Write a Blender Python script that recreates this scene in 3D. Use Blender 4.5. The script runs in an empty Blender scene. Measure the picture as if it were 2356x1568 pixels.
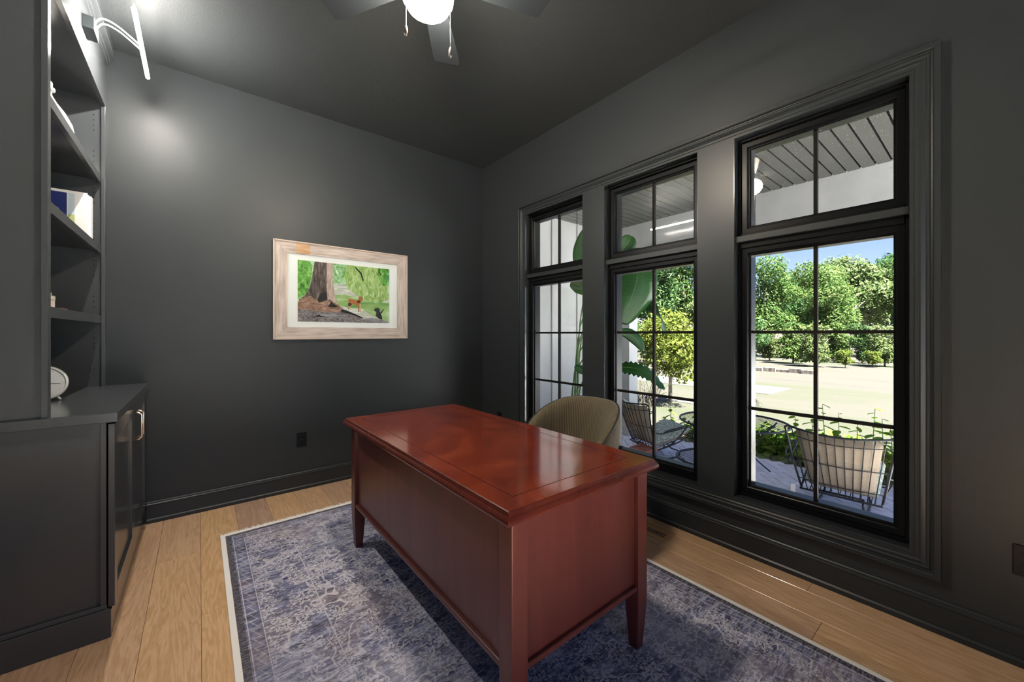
import bpy, math, random
import numpy as np
from mathutils import Vector, Matrix
random.seed(7); rng = np.random.default_rng(7)
PI = math.pi
scene = bpy.context.scene
col = scene.collection
# ------------------------------------------------------------------ camera
TH = math.radians(38.85); CAMH = 1.25; FPX = 893.36; HOR = 767.16
cam_d = bpy.data.cameras.new('camera'); cam = bpy.data.objects.new('camera', cam_d); col.objects.link(cam)
cam.location = (0, 0, CAMH); cam.rotation_euler = (PI / 2, 0, -TH)
cam_d.sensor_width = 36; cam_d.sensor_fit = 'HORIZONTAL'; cam_d.lens = 36 * FPX / 2356
cam_d.shift_y = (HOR - 784) / 2356; cam_d.clip_start = .02; cam_d.clip_end = 300
scene.camera = cam
# ------------------------------------------------------------------ sky, sun, exposure
w = bpy.data.worlds.new('sky_world'); scene.world = w; w.use_nodes = True
wn = w.node_tree.nodes; wl = w.node_tree.links; wn.clear()
sk = wn.new('ShaderNodeTexSky'); sk.sky_type = 'NISHITA'; sk.sun_disc = False
sk.sun_elevation = math.radians(66); sk.sun_rotation = math.radians(180); sk.air_density = 1.0; sk.dust_density = .3; sk.ozone_density = 1.0
bg = wn.new('ShaderNodeBackground'); bg.inputs['Strength'].default_value = .026
wo = wn.new('ShaderNodeOutputWorld'); tint = wn.new('ShaderNodeMix'); tint.data_type = 'RGBA'; tint.blend_type = 'MULTIPLY'; tint.inputs[0].default_value = 1; tint.inputs[7].default_value = (.86, .82, 1.04, 1)
wl.new(sk.outputs[0], tint.inputs[6]); wl.new(tint.outputs[2], bg.inputs[0]); wl.new(bg.outputs[0], wo.inputs[0])
sun_d = bpy.data.lights.new('sun', 'SUN'); sun_d.energy = 8.2; sun_d.angle = math.radians(.6); sun_d.color = (1, .965, .90)
sun = bpy.data.objects.new('sun', sun_d); col.objects.link(sun); sun.location = (8, -20, 30)
SUNV = Vector((-.04, -.54, .84)).normalized()           # towards the sun
sun.rotation_euler = SUNV.to_track_quat('Z', 'Y').to_euler()
vs = scene.view_settings
vs.view_transform = 'Standard'; vs.look = 'None'; vs.gamma = 1; vs.exposure = 3.12; vs.use_curve_mapping = False
LAMP_GLOBE = 25.0; LAMP_BAR = 72.0

# ------------------------------------------------------------------ node helpers
class M:
    def __init__(s, name):
        s.m = bpy.data.materials.new(name); s.m.use_nodes = True; s.nt = s.m.node_tree; s.nt.nodes.clear()
        s.out = s.nt.nodes.new('ShaderNodeOutputMaterial')
    def n(s, t, props=None, **inp):
        nd = s.nt.nodes.new('ShaderNode' + t)
        for k, v in (props or {}).items(): setattr(nd, k, v)
        for k, v in inp.items():
            key = int(k[1:]) if k[0] == 'i' and k[1:].isdigit() else k.replace('_', ' ')
            s.put(nd.inputs[key], v)
        return nd
    def put(s, sock, v):
        if isinstance(v, bpy.types.NodeSocket): s.nt.links.new(v, sock)
        else:
            if hasattr(sock.default_value, '__len__') and not hasattr(v, '__len__'): v = (v,) * len(sock.default_value)
            if hasattr(sock.default_value, '__len__') and len(sock.default_value) == 4 and len(v) == 3: v = (*v, 1)
            sock.default_value = v
    def math(s, op, a, b=0.0, c=None, clamp=False):
        nd = s.nt.nodes.new('ShaderNodeMath'); nd.operation = op; nd.use_clamp = clamp
        s.put(nd.inputs[0], a); s.put(nd.inputs[1], b)
        if c is not None: s.put(nd.inputs[2], c)
        return nd.outputs[0]
    def mix(s, f, a, b, blend='MIX'):
        nd = s.nt.nodes.new('ShaderNodeMix'); nd.data_type = 'RGBA'; nd.blend_type = blend
        s.put(nd.inputs[0], f); s.put(nd.inputs[6], a); s.put(nd.inputs[7], b); return nd.outputs[2]
    def ramp(s, f, stops, interp='LINEAR'):
        nd = s.nt.nodes.new('ShaderNodeValToRGB'); nd.color_ramp.interpolation = interp
        e = nd.color_ramp.elements
        while len(e) < len(stops): e.new(.5)
        for i, (p, c) in enumerate(stops):
            e[i].position = p; e[i].color = (*c, 1) if hasattr(c, '__len__') else (c, c, c, 1)
        s.put(nd.inputs[0], f); return nd.outputs[0]
    def coord(s, kind='Object', scale=None, loc=None, rot=None):
        o = s.n('TexCoord').outputs[kind]
        if scale is not None or loc is not None or rot is not None:
            mp = s.n('Mapping'); s.put(mp.inputs['Vector'], o)
            if scale is not None: s.put(mp.inputs['Scale'], scale)
            if loc is not None: s.put(mp.inputs['Location'], loc)
            if rot is not None: s.put(mp.inputs['Rotation'], rot)
            o = mp.outputs[0]
        return o
    def noise(s, vec, scale, detail=3, rough=.5, dist=0.0):
        nd = s.n('TexNoise', None, Scale=scale, Detail=detail, Roughness=rough, Distortion=dist)
        s.put(nd.inputs['Vector'], vec); return nd.outputs[0]
    def bump(s, h, strength, dist=.01):
        return s.n('Bump', None, Strength=strength, Distance=dist, Height=h).outputs[0]
    def bsdf(s, **k):
        p = s.n('BsdfPrincipled', None, **k); s.nt.links.new(p.outputs[0], s.out.inputs[0]); return p
    def surf(s, sh): s.nt.links.new(sh, s.out.inputs[0])
MAT = {}
def plain(name, c, rough=.5, metal=0.0, spec=.5, bump=None, **kw):
    m = M(name); k = dict(Base_Color=c, Roughness=rough, Metallic=metal); k['Specular_IOR_Level'] = spec; k.update(kw)
    if bump:
        sc_, st = bump; k['Normal'] = m.bump(m.noise(m.coord(), sc_, 4), st, .004)
    m.bsdf(**k); MAT[name] = m.m; return m.m
def speck(name, c1, c2, scale, rough=.5, bumps=0.0, stretch=(1, 1, 1), spec=.5, lo=.35, hi=.65, detail=4):
    m = M(name); v = m.coord(scale=stretch); f = m.noise(v, scale, detail)
    cc = m.ramp(f, [(lo, c1), (hi, c2)]); k = dict(Base_Color=cc, Roughness=rough); k['Specular_IOR_Level'] = spec
    if bumps: k['Normal'] = m.bump(f, bumps, .004)
    m.bsdf(**k); MAT[name] = m.m; return m.m

PAINT = (.026, .0315, .034)
def paint(name, c, rough, sc1, st, spec=.5):
    m = M(name); v = m.coord()
    b = m.bump(m.noise(v, sc1, 3), st, .003)
    r = m.math('ADD', m.math('MULTIPLY', m.noise(v, 1.7, 3), .10), rough - .05)
    k = dict(Base_Color=c, Roughness=r, Normal=b); k['Specular_IOR_Level'] = spec
    m.bsdf(**k); MAT[name] = m.m
paint('wall_paint', PAINT, .45, 190, .08, .42)
paint('ceiling_paint', (.040, .046, .049), .50, 110, .38)
paint('trim_paint', PAINT, .36, 120, .03, .36)
paint('cabinet_paint', (.062, .069, .074), .20, 150, .02)
paint('jamb_paint', PAINT, .20, 120, .02, .7)
plain('window_black', (.005, .006, .007), .30, spec=.16)
plain('bar_black', (.010, .009, .008), .65, spec=.12)

def glass_mat(name, ior=1.5, dirt=0.0):
    m = M(name); tr = m.n('BsdfTransparent', None, Color=(.97, .985, .98))
    gl = m.n('BsdfGlossy', None, Roughness=.0, Color=(1, 1, 1)); ge = m.n('NewGeometry')
    cs = m.math('ABSOLUTE', m.n('VectorMath', {'operation': 'DOT_PRODUCT'}, i0=ge.outputs['Incoming'], i1=ge.outputs['Normal']).outputs['Value'])
    f0 = ((ior - 1) / (ior + 1)) ** 2
    fr = m.math('ADD', f0, m.math('MULTIPLY', 1 - f0, m.math('POWER', m.math('SUBTRACT', 1.0, cs), 5.0)))
    ms = m.n('MixShader', None, i0=fr, i1=tr.outputs[0], i2=gl.outputs[0]).outputs[0]
    if dirt:
        vo = m.n('TexVoronoi', None, Scale=85); m.put(vo.inputs['Vector'], m.coord())
        k = m.math('LESS_THAN', vo.outputs['Distance'], m.math('MULTIPLY', m.noise(m.coord(), 9), .17))
        df = m.n('BsdfTranslucent', None, Color=(.9, .92, .95)).outputs[0]
        ms = m.n('MixShader', None, i0=m.math('MULTIPLY', k, dirt), i1=ms, i2=df).outputs[0]
    m.surf(ms); MAT[name] = m.m
glass_mat('pane_glass', 1.5); glass_mat('pane_glass_specked', 1.5, .35)

def emis(name, c, st):
    m = M(name); e = m.n('Emission', None, Color=c, Strength=st); m.surf(e.outputs[0]); MAT[name] = m.m
emis('globe_light', (1, .87, .70), LAMP_GLOBE); emis('bar_light', (1, .93, .84), LAMP_BAR)

# oak floor: each plank its own tone
def oak(name, a, b, k_rough=.30, axis=1):
    m = M(name); oi = m.n('ObjectInfo'); rnd = oi.outputs['Random']
    off = m.n('CombineXYZ', None, X=m.math('MULTIPLY', rnd, 37.0), Y=m.math('MULTIPLY', rnd, 91.0), Z=0.0).outputs[0]
    v = m.n('VectorMath', {'operation': 'ADD'}, i0=m.coord(), i1=off).outputs[0]
    st = (9, .8, 9) if axis == 1 else (.8, 9, 9)
    mp = m.n('Mapping'); m.put(mp.inputs['Vector'], v); m.put(mp.inputs['Scale'], st); g = mp.outputs[0]
    dist = m.noise(g, 1.2, 4, .55, 1.1)
    fine = m.noise(g, 14, 3, .6)
    rings = m.math('SINE', m.math('MULTIPLY', dist, 62.0))
    f = m.math('ADD', m.math('MULTIPLY', m.math('ADD', m.math('MULTIPLY', rings, .5), .5), .30), m.math('MULTIPLY', fine, .7))
    c = m.ramp(f, [(.25, a), (.75, b)])
    hs = m.n('HueSaturation', None, Hue=m.math('ADD', .49, m.math('MULTIPLY', rnd, .016)), Saturation=m.math('ADD', .9, m.math('MULTIPLY', rnd, .2)), Value=m.math('ADD', .84, m.math('MULTIPLY', rnd, .30)), Color=c).outputs[0]
    mp2 = m.n('Mapping'); m.put(mp2.inputs['Vector'], v); m.put(mp2.inputs['Scale'], (7.0, 2.2, 1))
    vo = m.n('TexVoronoi', None, Scale=1.0); m.put(vo.inputs['Vector'], mp2.outputs[0])
    kn = m.ramp(vo.outputs['Distance'], [(.02, 1.0), (.085, 0.0)])
    hs = m.mix(m.math('MULTIPLY', kn, .75), hs, (.12, .06, .03))
    rg = m.math('ADD', k_rough, m.math('MULTIPLY', fine, .08))
    m.bsdf(Base_Color=hs, Roughness=rg, Coat_Weight=1.0, Coat_Roughness=.16, Normal=m.bump(f, .06, .002)); MAT[name] = m.m
oak('oak_plank', (.56, .335, .185), (.76, .51, .32), .25)
oak('oak_vent', (.46, .26, .14), (.62, .38, .22), .35)
plain('plank_gap', (.10, .05, .025), .8)

def cherry(name, a, b, c, scale, rough, coat, dist=2.2, stretch=(1, 1, 1)):
    m = M(name); v = m.coord(scale=stretch); n1 = m.noise(v, scale, 5, .6, dist); n2 = m.noise(v, scale * 26, 3, .6)
    f = m.math('ADD', m.math('MULTIPLY', n1, .85), m.math('MULTIPLY', n2, .15))
    cc = m.ramp(f, [(.32, a), (.5, b), (.68, c)])
    scr = m.n('TexNoise', None, Scale=16, Detail=8, Roughness=.8); m.put(scr.inputs['Vector'], m.coord(scale=(1, 1, .25)))
    s2 = m.ramp(scr.outputs[0], [(.52, 0.0), (.80, 1.0)])
    rg = m.math('ADD', rough, m.math('MULTIPLY', s2, .14))
    cc = m.mix(m.math('MULTIPLY', s2, .05), cc, (.40, .22, .20))
    m.bsdf(Base_Color=cc, Roughness=rg, Coat_Weight=coat, Coat_Roughness=rough * .8, Normal=m.bump(n2, .015, .002)); MAT[name] = m.m
cherry('desk_top_wood', (.13, .017, .008), (.21, .030, .011), (.30, .050, .016), 2.4, .13, 1.0)
cherry('desk_body_wood', (.098, .023, .020), (.122, .030, .026), (.148, .039, .032), 2.2, .33, .08, .3, (6, 6, .5))
cherry('desk_edge_wood', (.075, .014, .010), (.10, .019, .013), (.13, .027, .017), 2.4, .22, .5)
plain('desk_inlay', (.045, .010, .006), .3)

# rug
m = M('rug_pile'); v = m.coord()
sx = m.n('SeparateXYZ', None, i0=v); X_, Y_ = sx.outputs[0], sx.outputs[1]
wv = m.n('VectorMath', {'operation': 'ADD'}, i0=v, i1=m.n('VectorMath', {'operation': 'SCALE'}, i0=m.n('TexNoise', None, Scale=9, Detail=3, Vector=v).outputs['Color'], Scale=.045).outputs[0]).outputs[0]
streak = m.noise(m.coord(scale=(26, 150, 1)), 1.0, 5, .7)
streak2 = m.noise(m.coord(scale=(9, 38, 1)), 1.0, 4, .65)
blot = m.noise(v, 2.1, 4, .6)
def flowers(scale, r0, petals, ring):
    vo = m.n('TexVoronoi', {'voronoi_dimensions': '2D'}, Scale=scale, Randomness=.75, Vector=wv)
    d = m.n('VectorMath', {'operation': 'SUBTRACT'}, i0=m.n('VectorMath', {'operation': 'SCALE'}, i0=wv, Scale=scale).outputs[0], i1=m.n('VectorMath', {'operation': 'SCALE'}, i0=vo.outputs['Position'], Scale=scale).outputs[0]).outputs[0]
    s3 = m.n('SeparateXYZ', None, i0=d); ang = m.math('ARCTAN2', s3.outputs[1], s3.outputs[0])
    pet = m.math('MULTIPLY', m.math('SINE', m.math('MULTIPLY', ang, petals)), .10)
    rr = m.math('ADD', vo.outputs['Distance'], pet)
    return m.math('LESS_THAN', m.math('ABSOLUTE', m.math('SUBTRACT', rr, r0)), ring)
fl1 = flowers(8.6, .27, 8.0, .050); fl2 = flowers(8.6, .09, 5.0, .05); fl3 = flowers(12.0, .28, 6.0, .05)
vine_n = m.n('TexNoise', None, Scale=6.5, Detail=1.5, Roughness=.4, Vector=wv).outputs[0]
vine = m.math('LESS_THAN', m.math('ABSOLUTE', m.math('SUBTRACT', vine_n, .5)), .010)
vine2 = m.math('LESS_THAN', m.math('ABSOLUTE', m.math('SUBTRACT', m.n('TexNoise', None, Scale=13, Detail=1.0, Vector=wv).outputs[0], .46)), .014)
leafn = m.ramp(m.n('TexNoise', None, Scale=20, Detail=2, Vector=wv).outputs[0], [(.60, 0.0), (.64, 1.0)])
orn = m.math('MAXIMUM', m.math('MAXIMUM', m.math('MAXIMUM', fl1, fl2), m.math('MULTIPLY', fl3, .7)), m.math('MAXIMUM', m.math('MAXIMUM', vine, m.math('MULTIPLY', vine2, .40)), m.math('MULTIPLY', leafn, .40)))
# border bands measured from the long edge
ed = m.math('SUBTRACT', .893, m.math('ABSOLUTE', X_))
ex = m.math('SUBTRACT', 1.372, m.math('ABSOLUTE', Y_))
em = m.math('MINIMUM', ed, ex)
def band(c, wd): return m.math('LESS_THAN', m.math('ABSOLUTE', m.math('SUBTRACT', em, c)), wd)
zig = m.math('LESS_THAN', m.math('ABSOLUTE', m.math('SUBTRACT', m.math('PINGPONG', m.math('ADD', X_, Y_), .03), m.math('SUBTRACT', em, .045))), .006)
zone = m.math('LESS_THAN', m.math('ABSOLUTE', m.math('SUBTRACT', em, .06)), .022)
lines = m.math('MAXIMUM', m.math('MAXIMUM', band(.034, .0022), band(.088, .002)), m.math('MAXIMUM', band(.315, .0022), m.math('MULTIPLY', m.math('MULTIPLY', zig, zone), .5)))
edge_dark = m.math('LESS_THAN', em, .026)
orn = m.math('MAXIMUM', m.math('MULTIPLY', orn, m.math('GREATER_THAN', em, .092)), lines)
spk = m.noise(m.coord(scale=(70, 190, 1)), 1.0, 2, .6)
base = m.ramp(m.math('ADD', m.math('MULTIPLY', streak2, .72), m.math('MULTIPLY', spk, .28)), [(.40, (.036, .040, .092)), (.52, (.14, .152, .28)), (.65, (.45, .47, .65))])
base = m.mix(m.ramp(blot, [(.50, 0.0), (.68, .60)]), base, (.34, .25, .235))
base = m.mix(m.ramp(m.noise(m.coord(loc=(3, 5, 0)), 1.6, 3), [(.52, 0.0), (.72, .5)]), base, (.64, .64, .74))
base = m.mix(edge_dark, base, (.06, .055, .075))
wear = m.ramp(streak, [(.28, .12), (.62, 1.0)])
fade = m.ramp(m.noise(m.coord(loc=(7, 2, 0)), 1.3, 3), [(.36, .40), (.62, .95)])
cc = m.mix(m.math('MULTIPLY', m.math('MULTIPLY', orn, wear), fade), base, (.84, .81, .85))
cc = m.mix(m.math('MULTIPLY', m.ramp(streak, [(.45, 0.0), (.75, 1.0)]), .5), cc, (.76, .75, .82))
p = m.bsdf(Base_Color=cc, Roughness=.95, Normal=m.bump(streak, .25, .002)); p.inputs['Specular IOR Level'].default_value = .1
MAT['rug_pile'] = m.m
plain('fringe_cotton', (.93, .91, .88), .9, spec=.1)

# fabrics
m = M('ribbed_fabric'); v = m.coord(); s3 = m.n('SeparateXYZ', None, i0=v)
ang = m.math('ARCTAN2', s3.outputs[1], m.math('ADD', s3.outputs[0], .10))
rib = m.math('ADD', m.math('MULTIPLY', m.math('SINE', m.math('MULTIPLY', ang, 190.0)), .5), .5)
cc = m.mix(rib, (.072, .054, .027), (.175, .138, .072))
m.bsdf(Base_Color=cc, Roughness=.85, Sheen_Weight=.3, Normal=m.bump(rib, .7, .003)); MAT['ribbed_fabric'] = m.m
speck('linen_tan', (.27, .215, .155), (.42, .35, .26), 230, .95, .3, spec=.1)
speck('cushion_green', (.26, .32, .26), (.58, .62, .54), 42, .95, .2, (1, 1, 1), .1, .45, .55, 2)
plain('welt_dark', (.02, .025, .02), .8)
# metals, misc
plain('iron_black', (.018, .020, .022), .42, .3)
plain('chrome', (.62, .60, .57), .25, 1.0)
plain('brass_handle', (.86, .72, .58), .20, 1.0)
plain('pewter', (.20, .18, .16), .35, .9)
plain('fan_blade', (.028, .034, .040), .40, spec=.35)
plain('white_gloss', (.78, .78, .76), .25)
plain('mat_board', (.86, .85, .84), .8, spec=.2)
plain('outlet_black', (.008, .009, .011), .42, spec=.25)
plain('slot_black', (.002, .002, .002), .9, spec=0)
plain('hole_black', (.003, .003, .003), .9, spec=0)
speck('barn_wood', (.34, .285, .245), (.60, .52, .46), 6, .8, .25, (1, 1, 9), .2, .3, .7, 8)
speck('barn_wood_upright', (.34, .285, .245), (.60, .52, .46), 6, .8, .25, (9, 1, 1), .2, .3, .7, 8)
speck('barn_wood_warm', (.40, .22, .10), (.56, .38, .24), 7, .8, .2, (1, 1, 8), .2, .3, .7, 8)
plain('frame_edge', (.50, .40, .33), .7)
plain('page_white', (.80, .78, .74), .7); plain('book_blue', (.022, .034, .16), .35); plain('book_pale', (.52, .62, .70), .4)
plain('book_green', (.40, .46, .18), .5); plain('book_red', (.42, .10, .08), .5); plain('book_grey', (.30, .30, .29), .5); plain('book_dark', (.03, .05, .05), .5)
# exterior
speck('bounce_paving', (.68, .71, .75), (.74, .77, .81), 3, .8)  # pale surface of the unseen paving added to bounce sunlight indoors
speck('siding_white', (.50, .495, .485), (.55, .545, .535), 3, .6, .05, spec=.3)
speck('soffit_grey', (.055, .056, .048), (.065, .066, .056), 4, .13, 0.0, spec=.6)
plain('soffit_gap', (.006, .006, .006), .9, spec=.05)
speck('terracotta', (.30, .10, .06), (.42, .16, .10), 6, .8)
speck('soil', (.10, .07, .05), (.34, .26, .18), 30, .95, .5, spec=.1)
m = M('paver'); rnd = m.n('ObjectInfo').outputs['Random']
f = m.noise(m.coord('Object'), 24, 5); isl = m.n('NewGeometry').outputs['Random Per Island']
tone = m.ramp(m.math('FRACT', m.math('ADD', rnd, isl)), [(.0, (.54, .51, .53)), (.35, (.64, .61, .64)), (.7, (.70, .68, .72)), (1.0, (.58, .55, .58))])
m.bsdf(Base_Color=m.mix(m.ramp(f, [(.35, .0), (.7, .35)]), tone, (.78, .77, .80)), Roughness=.8, Normal=m.bump(f, .2, .004)); MAT['paver'] = m.m
plain('joint_sand', (.13, .12, .115), .95, spec=.1)
# lawn: dry pale turf with greener bands
m = M('lawn_turf'); v = m.coord()
lx = m.n('SeparateXYZ', None, i0=v).outputs[0]
a1 = m.math('SUBTRACT', m.noise(m.coord(scale=(.30, .07, 1)), 1.0, 5, .6, .6), m.math('MULTIPLY', m.math('MAXIMUM', m.math('SUBTRACT', 13.0, lx), 0.0), .018)); a2 = m.noise(v, 7, 5, .7)
cc = m.ramp(a1, [(.26, (.015, .024, .006)), (.38, (.026, .029, .012)), (.48, (.036, .033, .024)), (.62, (.039, .034, .028)), (.74, (.030, .025, .021))])
cc = m.mix(m.ramp(a2, [(.40, 0.0), (.75, .30)]), cc, (.026, .032, .011))
m.bsdf(Base_Color=cc, Roughness=.95, Normal=m.bump(a2, .4, .03)); MAT['lawn_turf'] = m.m
plain('path_pale', (.085, .080, .072), .9)
def foliage(name, stops, trans=.35, rough=.5, dry=0.0):
    m = M(name); isl = m.n('NewGeometry').outputs['Random Per Island']; rnd = m.n('ObjectInfo').outputs['Random']
    c = m.ramp(isl, stops)
    c = m.n('HueSaturation', None, Hue=m.math('ADD', .485, m.math('MULTIPLY', rnd, .03)), Value=m.math('ADD', .85, m.math('MULTIPLY', rnd, .3)), Color=c).outputs[0]
    p = m.n('BsdfPrincipled', None, Base_Color=c, Roughness=.7, Specular_IOR_Level=.12); t = m.n('BsdfTranslucent', None, Color=c)
    m.surf(m.n('MixShader', None, i0=trans, i1=p.outputs[0], i2=t.outputs[0]).outputs[0]); MAT[name] = m.m
foliage('leaf_mid', [(.0, (0.030, 0.065, 0.016)), (.45, (0.061, 0.115, 0.027)), (.8, (0.121, 0.173, 0.047)), (1, (0.186, 0.227, 0.078))])
foliage('leaf_pale', [(.0, (0.042, 0.072, 0.024)), (.5, (0.100, 0.145, 0.046)), (1, (0.189, 0.224, 0.096))])
foliage('leaf_dark', [(.0, (0.024, 0.054, 0.020)), (.5, (0.046, 0.105, 0.033)), (1, (0.099, 0.174, 0.054))])
foliage('leaf_lime', [(.0, (0.060, 0.092, 0.011)), (.5, (0.106, 0.133, 0.022)), (1, (0.152, 0.167, 0.042))], .45)
foliage('leaf_garden', [(.0, (0.057, 0.129, 0.018)), (.5, (0.117, 0.222, 0.025)), (1, (0.219, 0.295, 0.039))], .35)
m = M('leaf_big'); v = m.coord(); st = m.noise(m.coord(scale=(3, 3, 60)), 1.0, 2)
c = m.ramp(st, [(.3, (.012, .075, .012)), (.7, (.030, .125, .020))]); p = m.n('BsdfPrincipled', None, Base_Color=c, Roughness=.35); t = m.n('BsdfTranslucent', None, Color=(.09, .22, .02))
m.surf(m.n('MixShader', None, i0=.35, i1=p.outputs[0], i2=t.outputs[0]).outputs[0]); MAT['leaf_big'] = m.m
plain('leaf_rib', (.14, .25, .04), .5)
speck('bark', (.12, .09, .07), (.36, .31, .26), 9, .9, .4, (1, 1, .2))
speck('stem_green', (.08, .16, .05), (.16, .28, .08), 8, .6)
plain('twig', (.06, .055, .04), .8)
# picture print inks
def ink(name, stops, scale, stretch=(1, 1, 1), rough=.35, dist=0.0):
    m = M(name); f = m.noise(m.coord(scale=stretch), scale, 6, .65, dist); m.bsdf(Base_Color=m.ramp(f, stops), Roughness=rough); MAT[name] = m.m
ink('ink_foliage', [(.30, (.05, .16, .03)), (.45, (.20, .42, .12)), (.56, (.42, .66, .42)), (.68, (.78, .88, .80))], 16, (1, 1, 1.0), .35, 2.0)
ink('ink_willow', [(.30, (.10, .24, .05)), (.5, (.36, .52, .16)), (.68, (.66, .76, .45))], 22, (1.6, 1, .6), .35, 1.5)
ink('ink_leaf', [(.32, (.02, .10, .01)), (.5, (.12, .38, .04)), (.68, (.40, .62, .22))], 30, (1, 1, 1), .35, 1.0)
ink('ink_water', [(.35, (.16, .34, .08)), (.5, (.30, .48, .16)), (.65, (.52, .64, .34))], 8, (.5, 1, 3))
ink('ink_shore', [(.35, (.42, .44, .36)), (.65, (.78, .76, .72))], 18, (1, 1, 4))
ink('ink_trunk', [(.35, (.030, .022, .022)), (.55, (.13, .095, .085)), (.72, (.38, .32, .30))], 26, (3, 1, .5))
ink('ink_trunk_lit', [(.35, (.36, .24, .20)), (.65, (.66, .54, .48))], 26, (3, 1, .5))
ink('ink_root', [(.32, (.06, .028, .02)), (.5, (.30, .16, .11)), (.68, (.54, .36, .28))], 20, (.8, 1, 2.5), .35, 1.0)
ink('ink_ground', [(.35, (.08, .06, .06)), (.65, (.36, .32, .33))], 70)
ink('ink_log', [(.35, (.12, .11, .12)), (.65, (.40, .38, .40))], 20, (.6, 1, 3))
plain('ink_dark', (.012, .010, .010), .4); plain('ink_dog_tan', (.42, .15, .05), .4); plain('ink_dog_shade', (.12, .03, .015), .4); plain('ink_dog_pale', (.66, .42, .28), .4)
plain('ink_dog_black', (.022, .023, .028), .4)

# ------------------------------------------------------------------ object helpers
ROOT = {}
def tag(o, label=None, cat=None, group=None, kind=None):
    if label: o['label'] = label
    if cat: o['category'] = cat
    if group: o['group'] = group
    if kind: o['kind'] = kind
    return o
def thing(name, loc=(0, 0, 0), label=None, cat=None, group=None, kind=None, parent=None):
    o = bpy.data.objects.new(name, None); col.objects.link(o); o.empty_display_size = .05
    o.location = loc; ROOT[o.name] = Vector(loc); return tag(o, label, cat, group, kind)
class MB:
    def __init__(s): s.v = []; s.f = []; s.mi = []; s.cur = 0
    def add(s, vs_, fs):
        b = len(s.v); s.v += [tuple(q) for q in vs_]; s.f += [tuple(i + b for i in f) for f in fs]; s.mi += [s.cur] * len(fs); return s
    def box(s, x0, x1, y0, y1, z0, z1):
        if x0 > x1: x0, x1 = x1, x0
        if y0 > y1: y0, y1 = y1, y0
        if z0 > z1: z0, z1 = z1, z0
        return s.add([(x0, y0, z0), (x1, y0, z0), (x1, y1, z0), (x0, y1, z0), (x0, y0, z1), (x1, y0, z1), (x1, y1, z1), (x0, y1, z1)],
                     [(0, 3, 2, 1), (4, 5, 6, 7), (0, 1, 5, 4), (1, 2, 6, 5), (2, 3, 7, 6), (3, 0, 4, 7)])
    def loft(s, rings, cap=True, closed=True):
        n = len(rings[0]); vs_ = [q for r in rings for q in r]; fs = []
        for i in range(len(rings) - 1):
            for j in range(n if closed else n - 1):
                k = (j + 1) % n; fs.append((i * n + j, i * n + k, (i + 1) * n + k, (i + 1) * n + j))
        if cap: fs.append(tuple(range(n - 1, -1, -1))); fs.append(tuple(range((len(rings) - 1) * n, len(rings) * n)))
        return s.add(vs_, fs)
    def lathe(s, prof, c=(0, 0, 0), n=24, axis='z'):
        rings = []
        for r, h in prof:
            rg = []
            for i in range(n):
                a = 2 * PI * i / n; p_ = (r * math.cos(a), r * math.sin(a), h)
                if axis == 'x': p_ = (p_[2], p_[0], p_[1])
                if axis == 'y': p_ = (p_[1], p_[2], p_[0])
                rg.append((c[0] + p_[0], c[1] + p_[1], c[2] + p_[2]))
            rings.append(rg)
        return s.loft(rings)
    def tube(s, pts, r, n=8, closed=False):
        pts = [Vector(p_) for p_ in pts]; N_ = len(pts); rr = r if hasattr(r, '__len__') else [r] * N_
        rings = []; up = None
        for i, p_ in enumerate(pts):
            a = pts[(i - 1) % N_] if (i > 0 or closed) else p_; b = pts[(i + 1) % N_] if (i < N_ - 1 or closed) else p_
            d = (b - a).normalized()
            if up is None: up = Vector((0, 0, 1)) if abs(d.z) < .9 else Vector((1, 0, 0))
            sd = d.cross(up); sd = sd.normalized() if sd.length > 1e-6 else d.orthogonal().normalized(); up = sd.cross(d).normalized()
            rings.append([p_ + (sd * math.cos(2 * PI * k / n) + up * math.sin(2 * PI * k / n)) * rr[i] for k in range(n)])
        if closed: rings.append(rings[0]); return s.loft(rings, cap=False)
        return s.loft(rings)
    def grid(s, fn, nu, nv):
        vs_ = [fn(i / nu, j / nv) for i in range(nu + 1) for j in range(nv + 1)]
        return s.add(vs_, [(i * (nv + 1) + j, (i + 1) * (nv + 1) + j, (i + 1) * (nv + 1) + j + 1, i * (nv + 1) + j + 1) for i in range(nu) for j in range(nv)])
    def ring(s, y0, y1, z0, z1, prof):
        # closed profile of (d outward from the rectangle, x), swept round a rectangle in the yz plane with mitred corners
        cs = [(-1, -1), (1, -1), (1, 1), (-1, 1)]; rings = []
        for sy, sz in cs: rings.append([(x, (y0 - d) if sy < 0 else (y1 + d), (z0 - d) if sz < 0 else (z1 + d)) for d, x in prof])
        rings.append(rings[0]); return s.loft(rings, cap=False)
    def build(s, name, mats, parent=None, smooth=False, bevel=0.0, label=None, cat=None, group=None, kind=None, seg=2):
        me = bpy.data.meshes.new(name)
        off = Vector((0, 0, 0)); r = parent
        if parent is not None:
            while r.parent is not None: r = r.parent
            off = ROOT.get(r.name, Vector((0, 0, 0)))
        vs_ = [(q[0] - off.x, q[1] - off.y, q[2] - off.z) for q in s.v]
        me.from_pydata(vs_, [], s.f)
        ml = mats if isinstance(mats, (list, tuple)) else [mats]
        for q in ml: me.materials.append(MAT[q])
        if len(ml) > 1: me.polygons.foreach_set('material_index', s.mi)
        if smooth: me.polygons.foreach_set('use_smooth', [True] * len(me.polygons))
        me.update()
        o = bpy.data.objects.new(name, me); col.objects.link(o)
        if parent is not None: o.parent = parent
        if bevel:
            b = o.modifiers.new('bevel', 'BEVEL'); b.width = bevel; b.segments = seg; b.limit_method = 'ANGLE'; b.angle_limit = math.radians(40)
        return tag(o, label, cat, group, kind)
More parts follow.
